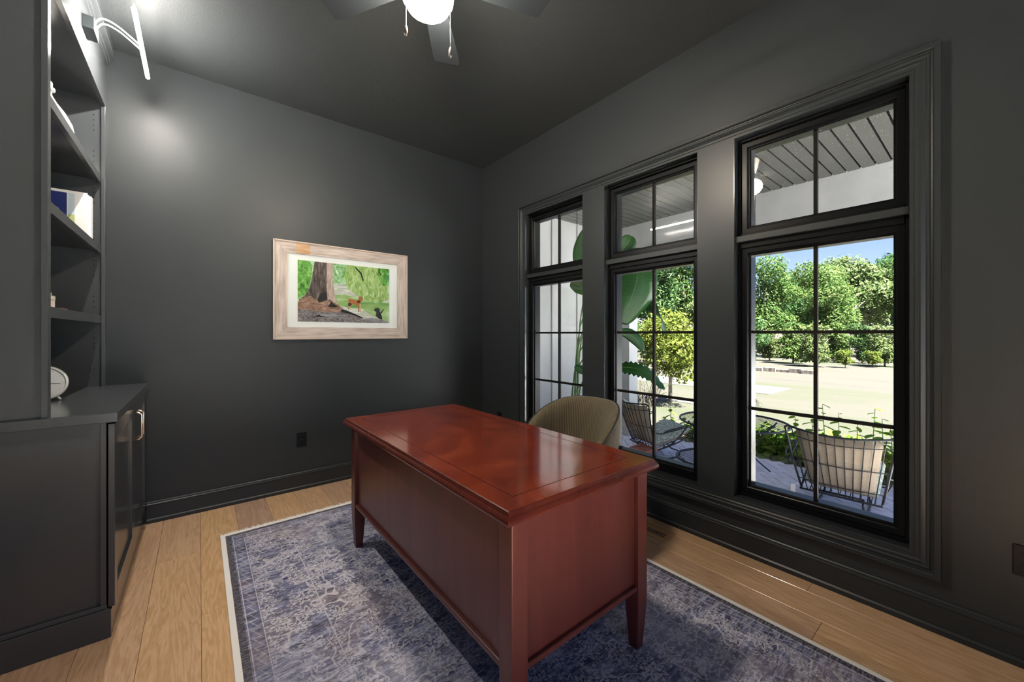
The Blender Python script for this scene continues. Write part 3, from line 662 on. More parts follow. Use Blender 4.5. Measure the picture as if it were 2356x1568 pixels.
# standing tan dog
inkp('ink_dog_tan', [(1175, 980), (1210, 945), (1290, 970), (1380, 985), (1420, 970), (1470, 1000), (1455, 1060), (1440, 1090), (1370, 1105), (1300, 1070), (1260, 1080), (1190, 1060)])
inkp('ink_dog_tan', [(1105, 890), (1150, 920), (1200, 955), (1185, 970), (1140, 930)])
inkp('ink_dog_shade', [(1180, 1040), (1240, 1050), (1260, 1080), (1200, 1130), (1215, 1180), (1180, 1185), (1165, 1140)])
inkp('ink_dog_pale', [(1170, 1120), (1195, 1110), (1240, 1170), (1230, 1185), (1195, 1190)])
inkp('ink_dog_tan', [(1398, 1080), (1430, 1080), (1425, 1250), (1400, 1245)])
inkp('ink_dog_pale', [(1430, 1070), (1455, 1060), (1465, 1260), (1440, 1262)])
inkp('ink_dog_tan', [(1405, 930), (1415, 880), (1440, 920), (1460, 890), (1480, 930), (1515, 960), (1500, 985), (1470, 1020), (1420, 990)])
inkp('ink_dog_shade', [(1385, 990), (1440, 985), (1450, 1030), (1400, 1060), (1370, 1030)])
# sitting dark dog
inkp('ink_dog_black', [(1760, 1200), (1790, 1165), (1850, 1160), (1890, 1190), (1890, 1230), (1910, 1290), (1940, 1360), (1945, 1430), (1860, 1400), (1800, 1340), (1810, 1250), (1775, 1235)])
inkp('ink_dog_black', [(1900, 1270), (1975, 1190), (1985, 1205), (1920, 1300)])
prn = pr.build('photo_print', pmats, pf)
box('glazing', 'pane_glass', (PX0 + fw - .003, PX1 - fw + .003, YB - .0262, YB - .0250, PZ0 + fw - .003, PZ1 - fw + .003), pf)

# ================================================================== OUTLETS, VENT
def outlet(loc, rz, label, mat='outlet_black'):
    o = thing('wall_outlet', (0, 0, 0), label, 'outlet', 'wall outlets')
    MB().box(-.036, .036, -.006, 0, -.058, .058).build('cover_plate', mat, o, bevel=.003)
    for dz in (-.0195, .0195):
        f_ = MB().loft([[(.017 * math.cos(t), -.0062 - .0016 * k, dz + .0145 * max(-.8, min(.8, math.sin(t))) * 1.15) for t in [2 * PI * i / 20 for i in range(20)]] for k in (0, 1)]).build('receptacle', 'outlet_black', o)
        MB().box(-.0075, -.0055, -.0083, -.0076, dz - .002, dz + .006).box(.0055, .0075, -.0083, -.0076, dz - .002, dz + .005).box(-.002, .002, -.0083, -.0076, dz - .009, dz - .005).build('slots', 'slot_black', f_)
    MB().lathe([(.003, -.0072), (.003, -.006)], (0, 0, 0), 10, 'y').build('screw', 'chrome', o)
    o.location = loc; o.rotation_euler = (0, 0, rz); return o
outlet((.643, YB - .0002, .398), 0, 'small black outlet on the picture wall, low between cabinet and desk')
outlet((XW - .0002, -.080, .396), -PI / 2, 'glossy black outlet right of the windows at the photo edge')
outlet((XW - .0002, 3.205, .385), -PI / 2, 'dark outlet low on the window wall beside the room corner')
vt = thing('floor_vent', (2.241, 1.40, 0), 'flush wooden floor vent with dark slots below the middle window', 'vent')
VX0, VX1, VY0, VY1 = 2.165, 2.318, 1.242, 1.60
MB().ring(0, 0, 0, 0, [(0, 0)]) if False else None
mb = MB(); mb.box(VX0, VX0 + .046, VY0, VY1, .0003, .003); mb.box(VX1 - .054, VX1, VY0, VY1, .0003, .003); mb.box(VX0 + .046, VX1 - .054, VY0, VY0 + .034, .0003, .003); mb.box(VX0 + .046, VX1 - .054, VY1 - .034, VY1, .0003, .003)
mb.build('vent_frame', 'oak_vent', vt, bevel=.0008)
box('vent_well', 'slot_black', (VX0 + .046, VX1 - .054, VY0 + .034, VY1 - .034, .0002, .0006), vt)
yy = VY0 + .034 + .007
while yy < VY1 - .036:
    box('slat', 'oak_vent', (VX0 + .046, VX1 - .054, yy, yy + .0075, .0003, .003), vt); yy += .0145

# ================================================================== THINGS ON THE SHELVES
vase = thing('vase', (-.615, 3.02, 2.2252), 'white ceramic bottle vase with a knob lid on the top shelf', 'vase')
VX, VY, VZ = -.615, 3.02, 2.2252
MB().lathe([(.001, VZ), (.075, VZ), (.100, VZ + .02), (.108, VZ + .06), (.100, VZ + .11), (.075, VZ + .165), (.045, VZ + .21), (.030, VZ + .24), (.027, VZ + .265), (.001, VZ + .265)], (VX, VY, 0), 32).build('body', 'white_gloss', vase, smooth=True)
MB().lathe([(.001, VZ + .2655), (.040, VZ + .266), (.040, VZ + .276), (.031, VZ + .282), (.031, VZ + .305), (.022, VZ + .318), (.001, VZ + .322)], (VX, VY, 0), 24).build('lid', 'white_gloss', vase, smooth=True)
# facing book
def book(name, x0_, x1_, y0_, y1_, z0_, z1_, cover, label, spine='x', group=None):
    b_ = thing(name, ((x0_ + x1_) / 2, (y0_ + y1_) / 2, z0_), label, 'book', group)
    return b_
bk = thing('picture_book', (-.62, 3.34, 1.7912), 'white hardback with a blue sky cover photo standing upright on the shelf', 'book', 'books on the shelves')
bx0, bx1, by0, by1, bz0, bz1 = -.745, -.505, 3.30, 3.345, 1.7914, 2.065
box('page_block', 'page_white', (bx0 + .004, bx1 - .004, by0 + .004, by1 - .004, bz0 + .003, bz1 - .003), bk)
MB().box(bx0, bx1, by0, by0 + .003, bz0, bz1).box(bx0, bx1, by1 - .003, by1, bz0, bz1).box(bx0, bx0 + .003, by0, by1, bz0, bz1).build('cover', 'white_gloss', bk, bevel=.001)
cv = MB(); yc = by0 - .0004
def cpoly(mat, pts, L=[], dy=[0]):
    if mat not in L: L.append(mat)
    cv.cur = L.index(mat); dy[0] += .00008; cv.add([(x_, yc - dy[0], z_) for x_, z_ in pts], [tuple(range(len(pts)))]); return L
cl = cpoly('book_blue', [(-.742, 1.80), (-.585, 1.80), (-.585, 2.050), (-.742, 2.050)])
cpoly('book_pale', [(-.580, 1.93), (-.555, 1.93), (-.555, 2.050), (-.580, 2.050)]); cpoly('book_green', [(-.580, 1.87), (-.555, 1.87), (-.555, 1.93), (-.580, 1.93)]); cpoly('book_dark', [(-.580, 1.83), (-.555, 1.83), (-.555, 1.87), (-.580, 1.87)])
cpoly('page_white', [(-.700, 1.80), (-.615, 1.80), (-.615, 1.955), (-.655, 1.990), (-.700, 1.995)]); cpoly('slot_black', [(-.698, 1.81), (-.664, 1.81), (-.664, 1.980), (-.698, 1.988)]); cpoly('slot_black', [(-.648, 1.81), (-.640, 1.81), (-.640, 1.955), (-.648, 1.96)]); cpoly('slot_black', [(-.630, 1.81), (-.622, 1.81), (-.622, 1.935), (-.630, 1.94)])
cv.build('cover_photo', cl, bk)
bk2 = thing('picture_book', (-.63, 3.372, 1.7912), 'cream hardback standing directly behind the blue-covered book', 'book', 'books on the shelves')
box('page_block', 'page_white', (-.742, -.504, 3.351, 3.389, 1.7934, 2.056), bk2)
MB().box(-.746, -.500, 3.347, 3.350, 1.7914, 2.060).box(-.746, -.500, 3.390, 3.393, 1.7914, 2.060).box(-.500, -.497, 3.347, 3.393, 1.7914, 2.060).build('cover', 'page_white', bk2, bevel=.001)
# stack of small books with an ornament
zb = 1.3614; specs = [('book_red', .16, .012, 'thin red book lying at the bottom of the small stack'), ('page_white', .118, .040, 'thick white book lying on the red book'), ('book_green', .120, .022, 'thin green book lying on the white book'), ('book_green', .108, .016, 'pale green book lying near the top of the stack'), ('book_grey', .100, .018, 'grey book lying on top of the small stack')]
for (mt, wd, h_, lb) in specs:
    xb = -.615 + (wd - .12) * .5; b_ = thing('stacked_book', (xb, 2.86, zb), lb, 'book', 'books in the small stack')
    box('page_block', 'page_white', (xb - wd / 2 + .002, xb + wd / 2 - .002, 2.80, 2.918, zb + .002, zb + h_ - .002), b_)
    MB().box(xb - wd / 2, xb + wd / 2, 2.798, 2.92, zb, zb + .002).box(xb - wd / 2, xb + wd / 2, 2.798, 2.92, zb + h_ - .002, zb + h_).box(xb - wd / 2, xb + wd / 2, 2.918, 2.92, zb, zb + h_).build('cover', mt, b_)
    zb += h_ + .0002
orn_ = thing('glass_ornament', (-.628, 2.86, zb), 'small silvery glass ornament on the stack of books', 'ornament')
MB().lathe([(.001, zb), (.018, zb), (.020, zb + .004), (.012, zb + .012), (.028, zb + .03), (.034, zb + .05), (.030, zb + .072), (.016, zb + .086), (.001, zb + .09)], (-.628, 2.86, 0), 10).build('bulb', 'chrome', orn_)
# alarm clock
ck = thing('alarm_clock', (-.585, 2.83, .9252), 'round white analogue clock with two small feet on the countertop', 'clock')
cc0 = Vector((-.605, 2.83, 1.010))
mb = MB().lathe([(.001, .030), (.070, .030), (.082, .020), (.084, 0), (.080, -.022), (.074, -.026), (.072, -.020), (.001, -.020)], (0, 0, 0), 40, 'y')
ck.location = (0, 0, 0); ROOT[ck.name] = Vector((0, 0, 0))
mb.build('case', 'white_gloss', ck, smooth=False, bevel=.002)
mb = MB(); 
for k in range(12):
    a_ = 2 * PI * k / 12; mb.tube([(.060 * math.sin(a_), -.0206, .060 * math.cos(a_)), (.066 * math.sin(a_), -.0206, .066 * math.cos(a_))], .0007, 5)
mb.build('hour_marks', 'book_grey', ck, kind='stuff')
for an, ln in ((.55, .040), (-.7, .032), (1.66, .056)): MB().tube([(0, -.0222, 0), (ln * math.sin(an), -.0222, ln * math.cos(an))], .0010, 6).build('hand', 'book_dark', ck)
for s_ in (-1, 1): MB().tube([(s_ * .045, 0, -.066), (s_ * .058, 0, -.084)], [.006, .004], 10).build('foot', 'white_gloss', ck, smooth=True)
ck.location = (-.585, 2.86, .9252 + .0868); ck.rotation_euler = (math.radians(-4), 0, math.radians(12))

# ================================================================== PORCH
ZP = -.47; BXI = 5.80; ZSO = 3.107; YRW = 4.45; PEX = 6.08; YPE = -2.1
# return wall with battens
rw = thing('wall_exterior', (4.2, YRW, ZP), 'white board and batten wall at the far end of the porch', 'wall', kind='structure')
box('wall_sheet', 'siding_white', (XO, 6.05, YRW, YRW + .2, ZP - .1, ZSO + .1), rw)
for k, xx in enumerate((3.22, 3.82, 4.42, 5.02, 5.62)):
    box('batten', 'siding_white', (xx - .028, xx + .028, YRW - .022, YRW, ZP, ZSO), rw, .002)
box('batten', 'siding_white', (XO, XO + .09, YRW - .024, YRW, ZP, ZSO), rw, .002)
box('wall_outer', 'siding_white', (XO, XO + .02, YF - .15, YRW, ZP - .1, ZS - .02), None, kind='structure', label='white outside skin of the window wall below the sills', cat='wall')
box('wall_stub', 'siding_white', (XO - .17, XO + .02, YB + .15, YRW + .2, ZP - .1, ZSO + .1), None, kind='structure', label='white outside wall joining the porch corner', cat='wall')
# soffit boards
so = thing('porch_ceiling', (4.2, 1, ZSO), 'grey plank porch ceiling with dark grooves', 'ceiling', kind='structure')
box('roof_deck', 'soffit_gap', (XO - .2, 6.25, YPE, YRW + .2, ZSO + .014, ZSO + .30), so)
pitch = .1255; yv = YRW - pitch; n_ = 0
while yv > YPE:
    box('soffit_board', 'soffit_grey', (XO, BXI, yv + .008, yv + pitch - .008, ZSO, ZSO + .014), so); yv -= pitch
bm_ = box('porch_beam', 'siding_white', (BXI, BXI + .30, YPE, YRW, 2.535, ZSO + .014), None, kind='structure', label='white boxed beam along the open edge of the porch', cat='beam')
pc = thing('porch_column', (5.78, 3.99, ZP), 'white square porch column with stepped base', 'column', kind='structure')
box('shaft', 'siding_white', (5.655, 5.905, 3.865, 4.115, ZP + .16, 2.5345), pc, .006)
box('base', 'siding_white', (5.632, 5.928, 3.842, 4.138, ZP, ZP + .14), pc, .006); box('base_cap', 'siding_white', (5.642, 5.918, 3.852, 4.128, ZP + .14, ZP + .16), pc, .006)
# patio bricks, herringbone at 45 degrees
pt = thing('patio_floor', (4.3, 1.5, ZP), 'grey-red brick paver patio laid in herringbone', 'patio', kind='structure')
box('sand_bed', 'joint_sand', (XO + .02, PEX, -3.0, YRW, ZP - .12, ZP - .006), pt)
BWD = .106; BL_ = 2 * BWD; g = .004; c45 = math.cos(PI / 4)
bricks = []
for a_ in range(-70, 71):
    for b_ in range(-35, 36):
        ox, oy = a_ + 2 * b_, a_ - 2 * b_
        for (ux, uy, lx, ly, r_) in ((ox + 1, oy + .5, 2, 1, PI / 4), (ox + .5, oy + 2, 1, 2, 3 * PI / 4)):
            X0, Y0 = ux * BWD, uy * BWD; px = 4.3 + (X0 - Y0) * c45; py = 1.5 + (X0 + Y0) * c45
            if XO + .10 < px < PEX - .02 and -1.2 < py < YRW - .12: bricks.append((px, py, r_))
def seen(px, py):
    t = 2.5 / px; yy_ = py * t; zz_ = CAMH + (ZP - CAMH) * t
    return .36 < zz_ < 1.7 and any(abs(yy_ - c) < .31 for c in WINC)
vis = sorted([b for b in bricks if seen(b[0], b[1])], key=lambda b: b[0] ** 2 + b[1] ** 2)[:290]; vset = set(vis)
mb = MB(); hb_ = BWD - g / 2; mb.loft([[(sx_ * (BL_ / 2 - i_), sy_ * (BWD / 2 - i_), z_) for sx_, sy_ in ((-1, -1), (1, -1), (1, 1), (-1, 1))] for z_, i_ in ((-.05, .003), (-.005, .003), (0, .007))])
bproto = mb.build('brick', 'paver', pt); bme = bproto.data
for i_, (px, py, r_) in enumerate(vis):
    o = bproto if i_ == 0 else bproto.copy()
    if i_: col.objects.link(o); o.parent = pt
    o.location = (px - 4.3, py - 1.5, random.uniform(-.002, .0015)); o.rotation_euler = (random.uniform(-.006, .006), random.uniform(-.006, .006), r_ + random.uniform(-.012, .012))
# mesh verts of the prototype were shifted by the patio origin; undo so each brick turns about its own centre
for v_ in bme.vertices: v_.co = v_.co + Vector((4.3, 1.5, ZP))
mb = MB()
for (px, py, r_) in bricks:
    if (px, py, r_) in vset: continue
    c_, s_ = math.cos(r_), math.sin(r_); rr = []
    for z_, i_ in ((-.05, .003), (-.005, .003), (0, .007)):
        rr.append([(px + (sx_ * (BL_ / 2 - i_)) * c_ - (sy_ * (BWD / 2 - i_)) * s_, py + (sx_ * (BL_ / 2 - i_)) * s_ + (sy_ * (BWD / 2 - i_)) * c_, ZP + z_) for sx_, sy_ in ((-1, -1), (1, -1), (1, 1), (-1, 1))])
    mb.loft(rr)
mb.build('bricks_far', 'paver', pt, kind='stuff')
# ground
ZG = -.56
box('lawn', 'lawn_turf', (PEX + .9, 95, -70, 90, ZG - .3, ZG), None, kind='structure', label='pale sunlit lawn stretching to the trees', cat='lawn')
MB().loft([[(PEX + .9, -30, z), (34, -30, z), (34, -.2, z), (PEX + .9, -.05, z)] for z in (ZG - .05, ZG + .015)]).build('bounce_drive', 'bounce_paving', None, kind='structure', label='added pale paving out of view right of the lawn, reflecting sun through the windows', cat='bounce_drive')  # added reflector outside the view, throws sunlight through the windows onto the back wall
box('side_lawn', 'lawn_turf', (-60, PEX + .9, -70, -14.0, ZG - .3, ZG), None, kind='structure', label='sunlit lawn running past the end of the house', cat='lawn')
box('bounce_terrace', 'bounce_paving', (-14, XO + .02, -14.0, YF - .15, ZP - .1, ZP), None, kind='structure', label='added pale paving outside the added glazed door, reflecting sun indoors', cat='terrace')  # unseen paving added to bounce sun in through the added door
box('garden_bed', 'soil', (PEX, PEX + .9, -6, 16, ZG - .25, ZG + .03), None, kind='structure', label='mulched planting bed along the patio edge', cat='garden bed')
for i_, (xa, xb, lb) in enumerate(((9.9, 10.5, 'narrow pale path crossing the lawn nearer the house'), (13.2, 15.2, 'wide pale drive crossing the lawn beyond the small tree'))):
    MB().box(xa, xb, 4.2, 60, ZG - .05, ZG + .012).build('lawn_path', 'path_pale', None, kind='structure', label=lb, cat='path')
edg = MB()
for k in range(26): 
    yk = 5.0 + k * .5; edg.box(21.2 + .15 * math.sin(k), 21.5 + .15 * math.sin(k), yk, yk + .49, ZG - .1, ZG + .16 + .04 * math.sin(k * 2.3))
edg.build('garden_edging', 'bark', None, kind='structure', label='low dark edging at the far side of the lawn', cat='edging')

# ------------------------------------------------------------------ foliage helpers
def leaf_cloud(name, mat, blobs, n, size, parent=None, flat=.4, seed=0, **k):
    r = np.random.default_rng(seed); wts = np.array([b[3] * b[4] * b[5] for b in blobs]) ** .66; wts /= wts.sum()
    idx = r.choice(len(blobs), n, p=wts); B = np.array(blobs, float)[idx]
    d = r.normal(size=(n, 3)); d /= np.linalg.norm(d, axis=1)[:, None]
    rad = r.uniform(.35, 1.0, n) ** .5
    c = B[:, :3] + d * rad[:, None] * B[:, 3:6] * (1 + .12 * r.normal(size=(n, 1)))
    nn = d * (1 - flat) + r.normal(size=(n, 3)) * .6 + np.array([0, 0, flat]); nn /= np.linalg.norm(nn, axis=1)[:, None]
    t = np.cross(nn, r.normal(size=(n, 3))); t /= np.linalg.norm(t, axis=1)[:, None]; b = np.cross(nn, t)
    s_ = size * r.uniform(.6, 1.35, n)[:, None]
    V = np.empty((n, 4, 3)); V[:, 0] = c - t * s_; V[:, 1] = c - b * s_ * .42; V[:, 2] = c + t * s_ + nn * s_ * .15; V[:, 3] = c + b * s_ * .42
    me = bpy.data.meshes.new(name); me.vertices.add(n * 4); me.vertices.foreach_set('co', V.reshape(-1))
    me.loops.add(n * 4); me.loops.foreach_set('vertex_index', np.arange(n * 4, dtype=np.int32))
    me.polygons.add(n); me.polygons.foreach_set('loop_start', np.arange(0, n * 4, 4, dtype=np.int32)); me.polygons.foreach_set('loop_total', np.full(n, 4, dtype=np.int32))
    me.materials.append(MAT[mat]); me.update(); me.validate()
    o = bpy.data.objects.new(name, me); col.objects.link(o)
    if parent is not None: o.parent = parent
    return tag(o, **k)
def make_tree(name, mat, H, W, seed, n, size, low=.30):
    r = random.Random(seed); t = thing(name, (0, 0, 0)); blobs = []
    for k in range(16):
        a = r.uniform(0, 2 * PI); hh = r.uniform(low, .93); wr = W * .5 * (1 - abs(hh - .55) * 1.1); q = r.uniform(.2, .8) * wr
        s_ = r.uniform(.20, .34) * W * .62
        blobs.append((q * math.cos(a), q * math.sin(a), hh * H, s_, s_, s_ * r.uniform(.65, .95)))
    blobs.append((0, 0, H * .55, W * .26, W * .26, H * .28))
    leaf_cloud('foliage', mat, blobs, n, size, t, seed=seed, kind='stuff')
    mb = MB(); tr_ = .022 * H
    mb.tube([(0, 0, -.1), (.05, .02, H * .25), (-.04, .06, H * .5), (.02, 0, H * .78)], [tr_, tr_ * .8, tr_ * .5, tr_ * .15], 8)
    for k in range(7):
        a = r.uniform(0, 2 * PI); z0 = H * r.uniform(.28, .6); L = W * r.uniform(.25, .42)
        mb.tube([(0, 0, z0), (L * .5 * math.cos(a), L * .5 * math.sin(a), z0 + L * .35), (L * math.cos(a), L * math.sin(a), z0 + L * .9)], [tr_ * .4, tr_ * .25, tr_ * .08], 6)
    mb.build('trunk', 'bark', t, smooth=True)
    return t
def px_dir(px):
    u = (px - 1178) / FPX; return (math.sin(TH) + u * math.cos(TH), math.cos(TH) - u * math.sin(TH))
def ordinal(i): return ['leftmost', 'second from the left', 'third from the left', 'fourth from the left', 'fifth from the left', 'sixth from the left', 'seventh from the left', 'eighth from the left', 'ninth from the left', 'tenth from the left', 'eleventh from the left', 'twelfth from the left', 'thirteenth from the left', 'fourteenth from the left'][i]
def plant_row(protos, spec, phrase, cat, group):
    used = set()
    for i_, (px, dep, s_, k) in enumerate(sorted(spec)):
        p_ = protos[k]; o = p_ if k not in used else copy_tree(p_); used.add(k)
        dx, dy = px_dir(px); o.location = (dx * dep, dy * dep, ZG - .02); o.rotation_euler = (0, 0, i_ * 2.1); o.scale = (s_, s_, s_ * random.uniform(.95, 1.05))
        tag(o, phrase % ordinal(i_), cat, group)
    for k, p_ in enumerate(protos):
        if k not in used:
            for c_ in list(p_.children): bpy.data.objects.remove(c_)
            bpy.data.objects.remove(p_)
tp = [make_tree('field_tree', 'leaf_mid', 8.2, 6.8, 11, 17000, .125), make_tree('field_tree', 'leaf_pale', 7.6, 6.4, 12, 16000, .125), make_tree('field_tree', 'leaf_dark', 8.0, 6.6, 13, 17000, .13)]
plant_row(tp, [(px, [28, 37.5, 49][i % 3], q * [28, 37.5, 49][i % 3] / 31, k) for i, (px, q, k) in enumerate(((1120, 1.0, 0), (1215, 1.1, 2), (1305, 1.1, 0), (1400, 1.0, 1), (1490, 1.1, 2), (1580, 1.0, 0), (1665, .95, 1), (1750, .88, 0), (1835, .82, 2), (1915, .95, 0), (1990, 1.16, 1), (2075, 1.0, 2), (2160, 1.05, 0), (2260, 1.1, 1)))],
          'tall green tree in the woods beyond the lawn, %s', 'tree', 'trees of the far wood')
up = [make_tree('woodland_shrub', 'leaf_mid', 2.5, 2.2, 21, 4200, .085, .10), make_tree('woodland_shrub', 'leaf_pale', 2.3, 2.1, 22, 4200, .085, .10), make_tree('woodland_shrub', 'leaf_dark', 2.6, 2.2, 23, 4200, .085, .10)]
plant_row(up, [(1400 + 53 * i, [21.4, 23.7, 26.0][(i * 2) % 3], [1.0, .95, 1.05, .9][i % 4], [0, 2, 1, 0, 1][i % 5]) for i in range(14)],
          'bushy understorey shrub at the wood edge, %s', 'shrub', 'shrubs at the wood edge')
rb = [make_tree('round_bush', 'leaf_lime', 1.0, 1.05, 31, 1600, .06)]
plant_row(rb, [(1945, 20.6, .95, 0), (2010, 20.9, .85, 0)], 'small round yellow-green bush on the far lawn, %s of two', 'bush', 'round lawn bushes')
sm = make_tree('ornamental_tree', 'leaf_lime', 2.5, 2.35, 41, 5200, .060); sm.location = (9.62, 5.33, ZG - .01); tag(sm, 'small lime-green tree with a thin trunk on the lawn behind the patio', 'tree')
# flowering bed plants beside the patio
def leaf_mesh(name, mat, L, W, curl=.25, n=6):
    mb = MB(); mb.grid(lambda a, b: (L * a, W * .5 * (2 * b - 1) * math.sin(PI * min(1, a * .92 + .06)) ** .8, -curl * L * a * a + abs(2 * b - 1) * W * .12), n, 4)
    me = bpy.data.meshes.new(name); me.from_pydata(mb.v, [], mb.f); me.materials.append(MAT[mat]); me.polygons.foreach_set('use_smooth', [True] * len(me.polygons)); me.update(); return me
gl = leaf_mesh('garden_leaf', 'leaf_garden', .17, .115, .12)
def garden_plant(loc, h, n, label, seed, spread=1.0):
    r = random.Random(seed); t = thing('garden_plant', loc, label, 'plant', 'leafy plants in the patio bed')
    lean = (r.uniform(-.06, .06), r.uniform(-.06, .06))
    MB().tube([(loc[0], loc[1], loc[2]), (loc[0] + lean[0] * .5, loc[1] + lean[1] * .5, loc[2] + h * .5), (loc[0] + lean[0], loc[1] + lean[1], loc[2] + h)], [.008, .006, .003], 6).build('stem', 'stem_green', t)
    n = n + 5
    for k in range(n):
        f_ = (k + 1.2) / (n + .2); o = bpy.data.objects.new('leaf', gl); col.objects.link(o); o.parent = t
        o.location = (lean[0] * f_, lean[1] * f_, h * f_); q = (1.25 - .75 * f_) * r.uniform(.8, 1.15) * spread; o.scale = (q, q, q)
        o.rotation_euler = (r.uniform(-.35, .35), r.uniform(-.15, .45), k * 2.4 + r.uniform(-.4, .4))
gi = 0
for (px, dep, top_y, n) in ((1545, 7.4, 935, 9), (1522, 7.1, 975, 8), (1578, 7.0, 960, 8), (1748, 6.6, 988, 9), (1772, 6.35, 1000, 10), (1800, 6.3, 1005, 9), (1838, 6.4, 960, 10), (1872, 6.2, 955, 9), (1903, 5.9, 930, 11), (1930, 6.0, 950, 9), (1968, 5.8, 975, 9), (2003, 5.7, 940, 11), (2035, 5.6, 965, 9), (2062, 5.55, 980, 9)):
    dx, dy = px_dir(px); sc_ = (PEX + .12 + .05 * (gi % 4)) / dx if dep < 7 else (PEX + .35) / dx
    h_ = CAMH - (top_y - HOR) / FPX * sc_ - (ZG + .03); words = ['leftmost', 'second', 'third', 'fourth', 'fifth', 'sixth', 'seventh', 'eighth', 'ninth', 'tenth', 'eleventh', 'twelfth', 'thirteenth', 'rightmost']
    garden_plant((dx * sc_, dy * sc_, ZG + .03), max(.3, h_), n, 'leafy green garden plant in the patio bed, %s from the column' % words[gi], 100 + gi); gi += 1
# low dense ground cover in the bed
leaf_cloud('ground_cover', 'leaf_garden', [(PEX + .40 + .16 * math.sin(k * 1.7), .1 + k * .115, ZG + .17, .22, .20, .26 + .09 * math.sin(k * 2.3)) for k in range(27)] + [(PEX + .40, 4.9 + k * .2, ZG + .12, .22, .2, .18) for k in range(6)], 7600, .055, None, seed=55, label='low dense leafy ground cover along the patio bed', cat='ground cover', kind='stuff')

# ------------------------------------------------------------------ bird of paradise by the return wall
bp = thing('bird_of_paradise', (4.55, 4.10, ZP), 'tall potted plant with huge paddle leaves by the white porch wall', 'plant')
MB().lathe([(.001, ZP), (.15, ZP), (.20, ZP + .34), (.215, ZP + .36), (.19, ZP + .36), (.185, ZP + .33), (.001, ZP + .33)], (4.55, 4.10, 0), 28).build('pot', 'terracotta', bp, smooth=False)
def blade(path, wmax, side, mat='leaf_big', fold=.18, cut=False, seed=0):
    pts = spline(path, 7); N_ = len(pts) - 1; side = Vector(side).normalized(); r = random.Random(seed); mb = MB(); rows = []
    for i, p_ in enumerate(pts):
        a = i / N_; d = (pts[min(i + 1, N_)] - pts[max(i - 1, 0)]).normalized(); sd = (side - d * side.dot(d)).normalized(); nr = d.cross(sd)
        wd = wmax * .5 * math.sin(PI * (a * .93 + .05)) ** .62
        if cut: wd *= (.70 + .30 * (i % 2))
        rows.append([p_ + sd * wd * q - nr * fold * wd * (abs(q)) for q in (-1, -.66, -.33, 0, .33, .66, 1)])
    mb.loft(rows, cap=False, closed=False)
    lf = mb.build('leaf', mat, bp, smooth=True)
    sol = lf.modifiers.new('thick', 'SOLIDIFY'); sol.thickness = .002
    MB().tube([p_ + Vector((0, 0, 0)) for p_ in pts], [.006 * (1 - .8 * i / N_) for i in range(N_ + 1)], 6).build('midrib', 'leaf_rib', lf, smooth=True)
    return pts[0]
def W_(px, py, dep): dx, dy = px_dir(px); return (dx * dep, dy * dep, CAMH + (HOR - py) / FPX * dep)
Rv = Vector((math.cos(TH), -math.sin(TH), 0)); Fv = Vector((math.sin(TH), math.cos(TH), 0))
bases = []
bases.append(blade([W_(1432, 745, 5.5), W_(1447, 700, 5.45), W_(1462, 655, 5.45), W_(1468, 610, 5.5), W_(1462, 570, 5.6)][::-1], .62, Rv + Vector((0, 0, .25)), seed=1))
bases.append(blade([W_(1420, 600, 5.7), W_(1432, 575, 5.7), W_(1446, 555, 5.7), W_(1452, 542, 5.72)], .26, Rv - Vector((0, 0, .5)), seed=2))
bases.append(blade([W_(1440, 705, 5.8), W_(1475, 694, 5.7), W_(1508, 708, 5.6), W_(1526, 738, 5.55), W_(1532, 768, 5.55)], .26, Rv * .5 - Vector((0, 0, .8)) + Fv * .4, seed=3))
bases.append(blade([W_(1425, 762, 5.6), W_(1448, 768, 5.6), W_(1468, 785, 5.6), W_(1479, 806, 5.6)], .17, Vector((0, 0, 1)) + Rv * .4, seed=4))
bases.append(blade([W_(1415, 845, 5.5), W_(1450, 845, 5.4), W_(1490, 858, 5.35), W_(1530, 895, 5.3)], .24, Vector((0, 0, 1)) + Fv * .6, cut=True, seed=5))
bases.append(blade([W_(1372, 690, 5.7), W_(1350, 668, 5.7), W_(1330, 655, 5.75), W_(1312, 652, 5.8)], .30, Vector((0, 0, 1)) + Fv * .5, seed=6))
bases.append(blade([W_(1352, 640, 5.75), W_(1340, 600, 5.75), W_(1345, 560, 5.8), W_(1356, 520, 5.85)], .30, Rv, seed=7))
bases.append(blade([W_(1352, 855, 5.8), W_(1338, 850, 5.8), W_(1322, 842, 5.8)], .13, Vector((0, 0, 1)), seed=8))
for i_, b_ in enumerate(bases):
    a = i_ * .8; s0 = Vector((4.55 + .06 * math.cos(a), 4.10 + .06 * math.sin(a), ZP + .33)); b_ = Vector(b_); mid = Vector((s0.x + (b_.x - s0.x) * .16, s0.y + (b_.y - s0.y) * .16, s0.z + (b_.z - s0.z) * .62))
    MB().tube(spline([s0, mid, b_], 6), .011, 7).build('stalk', 'stem_green', bp, smooth=True)

